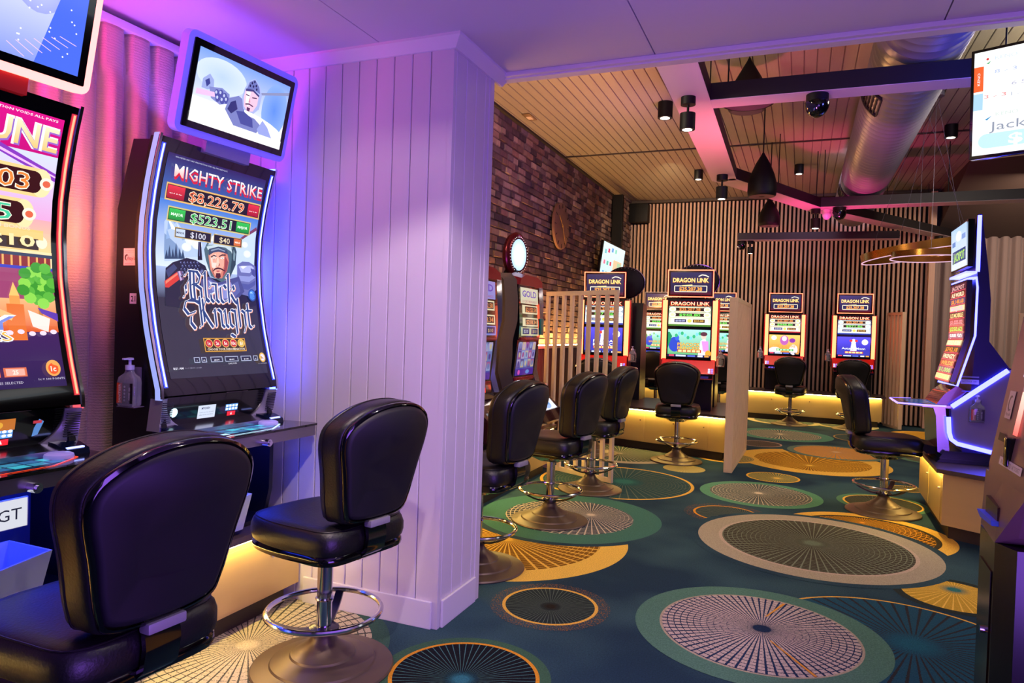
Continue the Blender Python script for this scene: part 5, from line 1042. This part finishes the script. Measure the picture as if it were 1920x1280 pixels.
# ================================================================ BLUE-LIT MACHINE ON THE RIGHT (faces left)
def blue_machine():
    root = empty('gaming_machine', (1.0, 6.62, .51), -math.pi/2); tag(root, 'blue-lit gaming machine seen from the side on the right, facing left with a bent screen', 'gaming machine')
    Z = lambda z: z-.51; HW = .32        # local y = world X - 1.0 ; near side is local +x
    body = [(.23, 2.42), (.245, 2.42), (.298, 2.02), (.325, 1.77), (.326, 1.45), (.46, 1.255), (.60, 1.20), (.66, .60), (.18, .60), (.09, .85), (.08, .94), (.22, 1.06), (.24, 1.45), (.23, 1.95)]
    q = MB(); q.prism([(y, Z(z)) for y, z in body], -HW, HW, 'x'); q.build('body', mat('navy_metal', '#10104a', .35, .4), root, 20)
    q = MB(); q.prism([(y, Z(z)) for y, z in [(.09, .93), (.44, 1.235), (.52, 1.25), (.62, 1.17), (.70, .58), (.16, .64), (.11, .72), (.10, .86)]], HW, HW+.03, 'x'); q.build('side_panel', mat('lavender_grey_panel', '#8a84a0', .45), root, 20)
    q = MB(); q.prism([(y, Z(z)) for y, z in [(-.02, .92), (.06, .93), (.10, .60), (.06, .56), (.02, .58), (.0, .86)]], -HW+.03, HW-.02, 'x'); q.build('front_column', mat('satin_chrome', '#a9a4b4', .22, 1.), root, 20)
    def strip(pts, w_, x0=HW+.028, x1=HW+.04, m_=None, nm='neon_strip'):
        q = MB(); q.ribbon([((x0+x1)/2, y, Z(z)) for y, z in pts], x1-x0, w_, (1, 0, 0)); return q.build(nm, m_ or neon('neon_blue_white2', (.055, .06, 1.0), 13.0), root, 30)
    strip([(.094, .94), (.27, 1.09), (.446, 1.238)], .034); strip([(.075, .86), (.085, .74), (.10, .69), (.14, .66), (.25, .637), (.385, .61)], .030); strip([(.23, 2.41), (.232, 1.98)], .026, HW-.005, HW+.006)
    strip([(.18, 1.93), (.225, 1.94), (.235, 1.86), (.233, 1.49), (.13, 1.10), (.0, 1.13)], .014, HW-.005, HW+.004); 
    q = MB(); q.box((.155, -HW, Z(1.965)), (.225, HW, Z(1.985))); q.bm.clear(); q.box((-HW, .155, Z(1.968)), (HW, .228, Z(1.985))); q.box((-HW, .17, Z(1.925)), (HW, .225, Z(1.935))); q.build('neon_shelf', neon('neon_blue_white2', (.055, .06, 1.0), 13.0), root, 0)
    q = MB(); q.prism([(.20, Z(2.02)), (.165, Z(2.02)), (.155, Z(2.385)), (.20, Z(2.385))], -HW, HW, 'x'); q.build('upper_display', black_gloss, root, 20)
    q = MB(); L = []
    for y, z in ((.20, 1.92), (.20, 1.47), (.115, 1.13)): L.append([(-HW, y, Z(z)), (-HW, y-.035, Z(z)), (HW, y-.035, Z(z)), (HW, y, Z(z))])
    q.loops(L); q.build('lower_display', mat('plum_gloss', '#1a1040', .15), root, 20)
    a = Art(.00015); W, H = .60, .335; a.rect(0, 0, W, H, '#e8f0ff', '#b8d8ff'); a.rect(.06, .05, .56, .15, '#284880'); a.text('JACKPOT', .31, .10, .07, '#b8f060', .42, .02); a.rect(.05, .19, .18, .23, '#6890d0'); a.rect(.42, .22, .56, .26, '#7aa0e0'); a.ell(.3, .26, .1, .04, '#ffffff', 18)
    a.build('upper_screen', art_mat(1.1), root, lambda u, v, z_: (u-.30, .164-.012*(v/.335)-.002-z_, v+Z(2.035)))
    a = Art(.00015); H = .80; a.rect(0, 0, W, H, '#481828', '#5c1c38'); rows = [('JACKPOT', '#e8a8a8'), ('ALE WORLD', '#fff0c8'), ('$8,148.68', '#f8902c'), ('MAJOR', '#f0b8d0'), ('LE MOBILE', '#ffd890'), ('$1,025.02', '#ff8898'), ('$250.62', '#70e048'), ('$88.50', '#f0f0e8'), ('GOLD RUSH', '#fff4d0'), ('$742.18', '#f8902c'), ('FRENZY', '#fff0c0'), ('WILDS', '#ffa040'), ('$1,000', '#60d060'), ('BONUS', '#ffd080')]
    n = len(rows)
    for k, (t_, c_) in enumerate(rows):
        y0 = H-(k+1.0)*(H/(n+.2)); a.rect(.015, y0, W-.015, y0+.005, '#ff5868'); a.rect(.015, y0+.008, W-.015, y0+.050, ['#402030', '#6c2418', '#30406c', '#f0d8a0', '#304030'][k % 5]); a.text(t_, W/2, y0+.029, .034, c_, W*.8, .03)
    def fm(u, v, z_):
        z = 1.905-(.80-v)*.985
        if z > 1.47: return (u-.30, .165-.002-z_, Z(z))
        t = (1.47-z)/.34; return (u-.30, .165-.085*t-.002-z_, Z(1.47-.34*t*.99))
    a.build('lower_screen', art_mat(1.25), root, fm, cut=(.02, .8, .04))
    q = MB(); q.prism([(x_, y_) for x_, y_ in ((-.30, .10), (.34, .10), (.34, -.10), (.26, -.26), (-.22, -.26), (-.30, -.10))], Z(.925), Z(.945), 'z'); dk = q.build('button_deck', mat('satin_chrome', '#a9a4b4', .22, 1.), root, 0)
    a = Art(.00012); a.poly([(-.24, .06), (.28, .06), (.28, -.09), (.23, -.22), (-.19, -.22), (-.24, -.09)], '#0c1430')
    for k in range(6): a.rect(-.20+k*.075, -.18, -.165+k*.075, .04, '#3878c0' if k % 2 else '#183468')
    a.build('deck_display', art_mat(1.0), dk, lambda u, v, z_: (u, v, Z(.9455)+z_))
    q = MB(); q.tube([(.34, .06, Z(.94)), (.342, -.10, Z(.94)), (.26, -.265, Z(.94)), (-.22, -.265, Z(.94)), (-.30, -.10, Z(.94))], .007, 6); q.build('deck_neon', neon('neon_violet', (.16, .12, 1.), 5.), dk)
    q = MB(); q.prism([(y, Z(z)) for y, z in [(.0, .95), (.05, 1.03), (.13, 1.10), (.2, 1.06), (.1, .94)]], -.25, .30, 'x'); q.build('red_button_panel', mat('dark_red_gloss2', '#7a1028', .12, coat=.6), root, 20)
    q = MB(); q.prism([(y, Z(z)) for y, z in [(.02, .54), (.06, .60), (.70, .60), (.74, .54)]], -HW-.02, HW+.05, 'x'); q.prism([(y, Z(z)) for y, z in [(.0, .512), (.03, .54), (.78, .54), (.8, .512)]], -HW-.04, HW+.07, 'x'); q.build('foot_plinth', mat('navy_gloss', '#0a1430', .15), root, 20)
    q = MB(); q.prism([(y, Z(z)) for y, z in [(-.07, .575), (-.06, .62), (.06, .60), (.06, .55), (-.04, .545)]], -.15, .22, 'x'); q.build('coin_tray', black_soft, root, 20)
    a = Art(.00012); a.rect(0, 0, .12, .035, '#b8b0d0'); a.text('NOTICE 18+', .06, .02, .012, '#38304c', .1); a.rect(0, .05, .12, .06, '#8880a8'); a.rect(.01, -.06, .10, -.052, '#7068a0'); o = a.build('rating_plate', print_mat(), root, lambda u, v, z_: (HW+.0015+z_, .15+.12-u*-1-.12, v+Z(1.12)))
    return root
gm = blue_machine()
put_bottle((1.255, 6.236, .84), 0, 'clear pump bottle on the grey side of the blue-lit machine', 1.0)

# ================================================================ KIOSK
def kiosk():
    root = empty('payment_kiosk', (.62, 2.5, 0)); tag(root, 'dark metal payment kiosk cut off by the right edge of the photo', 'kiosk')
    X = lambda x: x-.62; Yy = lambda y: y-2.5
    P = [(.60, 2.86), (.59, 2.62), (.63, 2.54), (1.15, 2.54), (1.15, 2.86)]
    dk = mat('smoked_black_metal', '#0c0a0a', .24); pk = mat('mauve_grey_metal', '#8a6a70', .35, .4)
    q = MB(); q.prism([(X(a), Yy(b)) for a, b in P], 0, .80, 'z'); bd = q.build('lower_cabinet', dk, root, 0)
    q = MB(); q.loops([[(X(a)-.002, Yy(b), z) for a, b in ((.598, 2.80), (.567, 2.54))] for z in (.05, .70)], False, False); q.bm.clear()
    e = Vector((.59-.60, 2.62-2.86)).normalized(); nn = Vector((e.y, -e.x))
    a0 = Vector((X(.60), Yy(2.86)))+e*.03; b0 = Vector((X(.60), Yy(2.86)))+e*.215
    q.prism([tuple(a0-nn*-.004), tuple(b0-nn*-.004), tuple(b0-nn*.001), tuple(a0-nn*.001)], .06, .70, 'z'); dr = q.build('door', mat('door_black_metal', '#1b1614', .2, .5), root, 0)
    k = a0+(b0-a0)*.8; q = MB(); q.cyl((k.x, k.y, .50), (k.x+nn.x*.02, k.y+nn.y*.02, .50), .012); q.build('lock', chrome, dr)
    # hopper section
    q = MB(); q.loops([[(X(.60), Yy(2.86), .805), (X(.588), Yy(2.62), .80), (X(.632), Yy(2.54), .84), (X(1.15), Yy(2.54), .84), (X(1.15), Yy(2.86), .8)],
                       [(X(.60), Yy(2.82), 1.0), (X(.60), Yy(2.6), 1.0), (X(.60), Yy(2.35), 1.0), (X(1.15), Yy(2.35), 1.0), (X(1.15), Yy(2.82), 1.0)]]); hp = q.build('hopper', pk, root, 0)
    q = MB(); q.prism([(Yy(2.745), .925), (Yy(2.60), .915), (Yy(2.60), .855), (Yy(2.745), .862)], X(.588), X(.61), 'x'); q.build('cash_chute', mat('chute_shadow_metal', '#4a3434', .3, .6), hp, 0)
    q = MB(); q.prism([(Yy(2.79), .868), (Yy(2.76), .872), (Yy(2.60), .872), (Yy(2.59), .858), (Yy(2.74), .852)], X(.572), X(.60), 'x'); q.build('cash_tray', mat('blue_tray', '#1c2c9c', .3, emit='#1828b0', est=.3), hp, 0)
    # inclined fascia: from (x .60, z 1.0) up to (x .80, z 1.75)
    q = MB(); q.prism([(X(.60), 1.0), (X(.60), 1.03), (X(.72), 1.78), (X(1.15), 1.78), (X(1.15), 1.0)], Yy(1.95), Yy(2.78), 'y'); q.build('fascia', pk, root, 20)
    fm = lambda u, v, z_: (X(.60)+v*.160-.003-z_, Yy(2.78)-u, 1.03+v*.987+z_*.2)    # u towards the camera side, v up the slope
    a = Art(.00015); a.rect(.16, .30, .75, .70, '#c8c0f0', '#e8e0ff'); a.rect(.20, .30, .7, .36, '#e85a3c'); a.text('PAYMENTS', .44, .6, .05, '#5048a0', .4)
    a.build('screen', art_mat(1.2), root, fm)
    a = Art(.00015); a.rect(.06, .16, .125, .25, '#d0b8b4'); a.ell(.092, .21, .022, .026, '#6a5450', 16); a.ell(.100, .21, .018, .020, '#d0b8b4', 14); a.text('Play safe', .092, .175, .010, '#5a4442', .045); a.build('notice_sticker', print_mat(), root, fm)
    a = Art(.00015); a.rect(.12, .015, .36, .040, '#d8c8c8'); a.text('INSERT NOTES OR TICKET', .24, .027, .014, '#5a4448', .2); a.build('instruction_label', print_mat(), root, fm)
    a = Art(.00015); a.rect(.05, .085, .12, .11, '#181014'); a.build('ticket_slot', print_mat(), root, fm)
    a = Art(.00015); a.rect(.19, .255, .40, .275, '#d8c8d0'); a.build('top_label', print_mat(), root, fm)
    a = Art(.00015); a.rect(.20, .12, .25, .255, '#ff5a50', '#ffc0b0'); a.ell(.33, .17, .035, .04, '#e0f4ff', 18); a.build('indicator_lights', art_mat(1.6), root, lambda u, v, z_: tuple(Vector(fm(u, v, z_))-Vector((.002, 0, 0))))
    q = MB(); q.box((X(.60)-.006, Yy(2.78)-.225, 1.05), (X(.60)+.05, Yy(2.78)-.19, 1.14), .004); q.build('card_slot', black_gloss, root)
    return root
kiosk()

# ================================================================ SCREENS ON WALL AND CEILING, CLOCK
def wall_tv(name, C0, right, up, W, H, art, label, cat='screen', thick=.05):
    C0, right, up = Vector(C0), Vector(right).normalized(), Vector(up).normalized(); n = right.cross(up)   # n points to viewer? right x up = towards viewer
    M = Matrix.Identity(4)
    for i in range(3): M[i][0], M[i][1], M[i][2], M[i][3] = right[i], -n[i], up[i], C0[i]
    root = empty(name, (0, 0, 0)); root.matrix_world = M; tag(root, label, cat)
    q = MB(); q.box((-W/2-.015, 0, -H/2-.015), (W/2+.015, thick, H/2+.015), .006); q.build('case', black_gloss, root)
    q = MB(); q.box((-.1, thick, -.1), (.1, thick+.06, .1), .004); q.build('bracket', black_soft, root)
    art.build('screen', art_mat(1.25), root, lambda u, v, z: (u-W/2, -.001-z, v-H/2)); return root
def keno(W, H):
    a = Art(.00012); a.rect(0, 0, W, H, '#ffffff'); a.rect(0, H*.62, W*.04, H*.86, '#f0602c'); a.rect(0, H*.44, W*.04, H*.60, '#a8d0e8'); a.text('KENO', W*.02, H*.74, .012, '#ffffff', .06, 0, math.pi/2)
    for x, y, t_, c in ((.13, .92, 'KENO', '#c8d8e8'), (.13, .79, '8 - 3', '#a8b8e0'), (.33, .94, 'GRAND TOTAL', '#e85070'), (.33, .80, '1 - 6', '#a0d0e0'), (.2, .65, '6 5 1', '#b0b0c8'), (.2, .55, '1 - 5 1', '#b0b8c8'), (.09, .56, '3 - 3', '#f08080'), (.14, .38, 'KENO', '#c8d8d0')): a.text(t_, W*x, H*y, H*.035, c, W*.09)
    a.ell(W*.055, H*.92, .006, .006, '#d04040', 8); a.poly([(W*.05, H*.88), (W*.07, H*.90), (W*.06, H*.87)], '#60b080'); a.poly([(W*.05, H*.34), (W*.08, H*.37), (W*.06, H*.33)], '#4090c0'); a.text('Jackpot', W*.205, H*.27, H*.085, '#9098a8', W*.27); 
    a.rect(W*.06, H*.06, W*.62, H*.2, '#bfe4f4'); a.ell(W*.06, H*.13, H*.07, H*.07, '#bfe4f4', 20); a.text('$16,532', W*.33, H*.13, H*.095, '#ffffff', W*.36, .03)
    return a
wall_tv('hanging_screen', (1.212, 3.90, 2.608), (.92, -.39, 0), (-.02, -.06, 1), 1.0, .50, keno(1.0, .50), 'bright hanging keno screen cut off by the right edge of the photo', 'screen', .07)
a = Art(.00015); a.rect(0, 0, 1.5, .78, '#b8f0f4', '#d8f8ff')
for k, (x, y, c) in enumerate(((.12, .42, '#6cc0c8'), (.25, .44, '#d02860'), (.40, .46, '#5890d0'), (.55, .46, '#80d0b0'), (.12, .3, '#e07090'), (.25, .3, '#50b8a0'), (.12, .18, '#60a8d8'), (.25, .18, '#70c0c0'), (.38, .3, '#d03858'))): a.rect(x*1.55-.06, y*1.5-.035, x*1.55+.06, y*1.5+.035, c)
a.rect(.76, .18, 1.36, .54, '#f0c098'); a.rect(.79, .21, 1.0, .36, '#e8a078'); a.rect(1.04, .37, 1.32, .51, '#a8c8a0'); a.text('KENO', .3, .12, .075, '#3c9098', .3)
wall_tv('wall_screen', (-3.13, 12.15, 2.57), (0, 1, 0), (.12, 0, 1), 1.5, .78, a, 'flat screen with coloured boxes mounted on the far brick wall')
root = empty('wall_clock', (-3.30, 9.69, 2.95), math.pi/2); tag(root, 'large round wooden clock on the brick wall', 'clock')
q = MB(); q.lathe([(.30, -.0), (.335, .0), (.335, .035), (.325, .04), (.02, .04)], 48, Matrix.Rotation(math.pi/2, 4, 'X')); q.build('face', mat('brown_clock_wood', '#7a5848', .5, noise=(5, .15, (1, 1, 8))), root)
q = MB()
for k in range(12): t = k*math.pi/6; q.box((-.004, -.046, .26), (.004, -.04, .32), 0, Matrix.Rotation(t, 4, 'Y'))
q.build('hour_marks', black_soft, root, 0)
q = MB(); q.box((-.008, -.052, -.03), (.008, -.048, .20), 0, Matrix.Rotation(math.radians(-48), 4, 'Y')); q.box((-.006, -.056, -.03), (.006, -.053, .27), 0, Matrix.Rotation(math.radians(150), 4, 'Y')); q.cyl((0, -.045, 0), (0, -.06, 0), .014); q.build('hands', mat('brass', '#c8a468', .3, 1.), root, 0)

# ================================================================ BEAMS, DUCT, LAMPS UNDER THE RAISED CEILING
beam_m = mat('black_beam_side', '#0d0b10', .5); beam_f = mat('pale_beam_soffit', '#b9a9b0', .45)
def beam(name, p0, p1, w_, h, zb, label, rods=()):
    p0, p1 = Vector(p0), Vector(p1); d = (p1-p0).normalized(); L_ = (p1-p0).length
    root = empty('ceiling_beam', (p0.x, p0.y, zb), math.atan2(d.y, d.x)); tag(root, label, 'beam', 'suspended black beams')
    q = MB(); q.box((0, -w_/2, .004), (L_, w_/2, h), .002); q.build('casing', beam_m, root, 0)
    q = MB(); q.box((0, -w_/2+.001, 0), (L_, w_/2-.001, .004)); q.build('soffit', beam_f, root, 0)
    for t in rods: q = MB(); q.cyl((t, 0, h), (t, 0, HIGHZ-zb-.001), .006, 6); q.build('suspension_rod', black_soft, root)
    return root
ZBM = 3.2
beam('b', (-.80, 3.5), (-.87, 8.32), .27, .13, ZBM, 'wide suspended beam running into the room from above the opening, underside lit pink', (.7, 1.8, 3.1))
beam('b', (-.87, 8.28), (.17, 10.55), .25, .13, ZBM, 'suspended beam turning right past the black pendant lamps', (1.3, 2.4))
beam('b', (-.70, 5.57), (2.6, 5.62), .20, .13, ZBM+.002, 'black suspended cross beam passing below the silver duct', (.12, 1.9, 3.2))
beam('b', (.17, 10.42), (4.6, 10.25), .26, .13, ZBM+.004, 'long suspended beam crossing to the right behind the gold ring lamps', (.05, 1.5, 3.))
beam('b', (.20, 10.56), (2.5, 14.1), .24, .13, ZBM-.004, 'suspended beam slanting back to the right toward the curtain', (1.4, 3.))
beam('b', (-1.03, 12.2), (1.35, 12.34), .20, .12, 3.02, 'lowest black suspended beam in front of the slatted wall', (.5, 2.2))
# duct
duct_m = mat('galvanised_duct', '#9a98a2', .36, .6, bump=(20, .04))
root = empty('air_duct', (.735, 3.5, 3.655)); tag(root, 'large round silver spiral air duct under the ceiling', 'duct')
q = MB(); L = []; n = 40; k = 0
prof = []
y = 0.0
while y < 9.6:
    prof += [(y, .30), (y+.100, .30), (y+.106, .307), (y+.114, .307), (y+.12, .30)]; y += .125
for yy, r_ in prof: L.append([(r_*math.cos(t*2*math.pi/n), yy, r_*math.sin(t*2*math.pi/n)) for t in range(n)])
q.loops(L, True, False); q.build('duct_pipe', duct_m, root, 50)
for yy in (3.0, 7.3):
    a0, a1 = math.radians(190), math.radians(232); q = MB()
    for f in range(7):
        t = a0+(a1-a0)*f/6; q.box((-.006, yy-.01, .300), (.006, yy+.44, .318), 0, Matrix.Rotation(math.pi/2-t, 4, 'Y'))
    for e in (yy-.02, yy+.44):
        q.tube([(.312*math.cos(a0+(a1-a0)*s/8), e, .312*math.sin(a0+(a1-a0)*s/8)) for s in range(9)], .014, 6)
    q.build('air_grille', mat('dark_grille', '#2a2428', .4, .6), root, 0)
# cylinder spots -----------------------------------------------------------
lampglow = mat('lamp_glow', (1, 1, 1), .5, emit=(1., .86, .68), est=9)
def can_spot(stem):
    root = empty('spotlight', (0, 0, 0)); h0 = 0
    if stem:
        q = MB(); q.cyl((0, 0, -.055), (0, 0, 0), .052, 24); q.cyl((0, 0, -.12), (0, 0, -.05), .009, 12); q.build('mount', black_soft, root); h0 = -.115
    q = MB(); q.lathe([(.048, h0-.115), (.054, h0-.115), (.054, h0), (.02, h0+.004)], 28, None, True); q.build('can', black_soft, root)
    q = MB(); q.cyl((0, 0, h0-.1165), (0, 0, h0-.1145), .034, 24); q.build('lens', lampglow, root)
    return root
pa, pb = None, None
def put_spot(x, y, z, stem, label, power, s=1.0):
    global pa, pb
    if stem: o = copy_tree(pb) if pb else can_spot(True); pb = pb or o
    else: o = copy_tree(pa) if pa else can_spot(False); pa = pa or o
    o.location = (x, y, z); o.scale = (s, s, s); tag(o, label, 'spotlight', 'black cylinder spotlights')
    if power: spot('spotlight_lamp', (x, y, z-(.24 if stem else .125)*s), (x, y, 0), power, (1., .80, .55), 100, .7, .04)
put_spot(-1.48, 7.85, 3.998, False, 'black cylinder spotlight on the tan ceiling, left of the pink beam, the nearer one', 60, 1.5)
put_spot(-1.56, 11.2, 3.998, False, 'black cylinder spotlight on the tan ceiling near the slatted wall', 45, 1.25)
put_spot(-.11, 11.2, 3.998, False, 'flat black ceiling spotlight between the pendant lamps and the duct', 40, 1.2)
put_spot(-.84, 5.35, 3.2, True, 'black spotlight on a short stem under the near end of the pink beam', 60, 1.05)
put_spot(-.86, 8.02, 3.2, True, 'black spotlight on a short stem at the bend of the pink beam', 60, 1.15)
put_spot(.13, 10.40, 3.2, True, 'black spotlight on a short stem where the far beams meet', 45, 1.15)
put_spot(-.82, 12.22, 3.02, True, 'small spotlight at the left end of the lowest beam', 30, .9)
put_spot(1.45, 6.05, 3.998, False, 'black cylinder spotlight right of the duct beside the hanging screen', 60, 1.4)
put_spot(1.55, 9.6, 3.998, False, 'black cylinder spotlight on the dark ceiling above the gold rings', 40, 1.3)
put_spot(2.1, 10.4, 3.998, False, 'tall black cylinder on the dark ceiling at the far right of the duct', 40, 1.3)
put_spot(1.75, 9.0, 3.998, False, 'round black ceiling fitting right of the duct', 0, 1.9)
# black pendants
def pendant(x, y, ztop, h, r, label, cone=False):
    root = empty('pendant_lamp', (x, y, ztop-h)); tag(root, label, 'pendant lamp', 'black pendant shades')
    if cone: pr = [(r*.97, .0), (r, .01), (.02, h-.02), (.012, h)]
    else: pr = [(r*.90, .0), (r*.96, h*.02), (r, h*.12), (r*.98, h*.3), (r*.82, h*.5), (r*.5, h*.75), (r*.15, h*.95), (.012, h)]
    q = MB(); q.lathe(pr, 40); q.build('shade', black_soft, root, 50)
    q = MB(); q.cyl((0, 0, h-.01), (0, 0, HIGHZ-(ztop-h)), .007, 8); q.build('cord', black_soft, root)
    q = MB(); q.lathe([(.03, .0), (r*.88, .0)], 32, Matrix.Translation((0, 0, -.002)), False); q.build('shade_opening', mat('purple_diffuser', '#4a2c4c', .4), root, 0)
    return root
pendant(-.51, 6.6, 3.91, .40, .23, 'large black cone pendant behind the cross beam', True)
pendant(-.455, 8.25, 3.47, .48, .155, 'teardrop black pendant in front of the pink beam bend')
pendant(-.44, 9.85, 3.27, .37, .138, 'lower teardrop black pendant hanging before the slatted wall')
# ceiling speaker disc
root = empty('ceiling_speaker', (-.64, 8.15, HIGHZ)); tag(root, 'round dark loudspeaker on the pink-lit ceiling behind the cross beam', 'speaker')
q = MB(); q.lathe([(.20, 0), (.20, -.06), (.185, -.075), (.02, -.078)], 40, None, True); q.build('housing', mat('dark_grey_metal', '#2c2830', .45), root)
q = MB(); q.cyl((0, 0, -.080), (0, 0, -.076), .165, 36); q.build('grille', mat('speaker_mesh', '#5a4a5c', .6), root)
# moving head lights / dome cameras
def dome(x, y, z, r, label, cat, white=False):
    root = empty('dome_camera', (x, y, z)); tag(root, label, cat)
    q = MB(); q.cyl((0, 0, -.06), (0, 0, 0), r*.9, 28); q.build('base', white_paint if white else black_soft, root)
    q = MB(); q.lathe([(.004, -.06-r*1.25)]+[(r*math.sin(t*math.pi/2/7), -.06-r*1.25*math.cos(t*math.pi/2/7)) for t in range(1, 8)]+[(r, -.055)], 28); q.build('head', (mat('white_dome', '#d8d8e8', .2) if white else black_gloss), root, 60)
    if not white: q = MB(); q.lathe([(.02, 0), (r*.45, 0), (r*.45, .03), (.02, .035)], 20, Matrix.Translation((-r*.45, -r*.55, -.06-r*.5)) @ Matrix.Rotation(math.radians(65), 4, 'X')); q.build('lens', mat('blue_black_glass', '#10142c', .06, coat=1.), root, 40)
    return root
dome(.05, 5.56, 3.2, .085, 'black dome camera below the near cross beam', 'camera')
dome(.42, 10.34, 3.2, .09, 'black dome camera below the far beam junction', 'camera')
dome(.27, 10.50, 3.2, .06, 'white dome camera at the far beam junction', 'camera', True)
dome(-.96, 12.22, 3.02, .075, 'small black dome camera at the left end of the lowest beam', 'camera')
dome(2.05, 13.4, 3.2, .07, 'small dome camera on the slanting beam near the curtain', 'camera')
# gold ring lamps
gold = mat('copper_gold_ring', '#b07a38', .25, .9); pinkled = neon('pink_ring_led', (.75, .45, .62), 1.1)
def ring_lamp(c, r, tilt, h, label, az=0):
    root = empty('ring_lamp', c); tag(root, label, 'ring lamp', 'gold ring pendant lamps')
    T_ = Matrix.Rotation(az, 4, 'Z') @ Matrix.Rotation(tilt, 4, 'Y'); n = 72
    def ringmesh(r0, r1, z0, z1):
        q = MB(); Ls = []
        for k in range(n+1):
            t = 2*math.pi*k/n; cs, sn = math.cos(t), math.sin(t); Ls.append([(r1*cs, r1*sn, z0), (r1*cs, r1*sn, z1), (r0*cs, r0*sn, z1), (r0*cs, r0*sn, z0)])
        return q.loops(Ls, True, False, T_)
    ringmesh(r-.014, r, -h/2, h/2).build('hoop', gold, root, 30); ringmesh(r-.013, r-.002, -h/2-.008, -h/2).build('led_rim', pinkled, root, 30)
    q = MB()
    for k in range(3):
        t = 2*math.pi*k/3+.4; p = T_ @ Vector((r*math.cos(t), r*math.sin(t), h/2)); q.cyl(p, (0, 0, HIGHZ-c[2]-.01), .0016, 5)
    q.cyl((0, 0, HIGHZ-c[2]-.05), (0, 0, HIGHZ-c[2]-.003), .07, 20); q.build('wires', mat('steel_wire', '#5a5668', .5, .5), root, 30)
    return root
ring_lamp((1.15, 8.7, 2.42), .57, math.radians(-9), .085, 'larger tilted gold ring lamp in front of the slatted wall')
ring_lamp((1.20, 8.3, 2.325), .37, 0, .06, 'smaller level gold ring lamp beneath the tilted one')
# exit-type emergency light on tan ceiling
root = empty('emergency_light', (-3.12, 7.9, HIGHZ-.002)); tag(root, 'small recessed emergency light in the tan ceiling near the brick wall', 'light fitting')
q = MB(); q.box((-.05, -.13, -.012), (.05, .13, 0), .003); q.build('frame', mat('brass_frame', '#8a7450', .4, .5), root); q = MB(); q.box((-.03, -.03, -.018), (.03, .07, -.010)); q.build('lens', mat('dim_lens', '#e8d8b0', .3), root, 0)
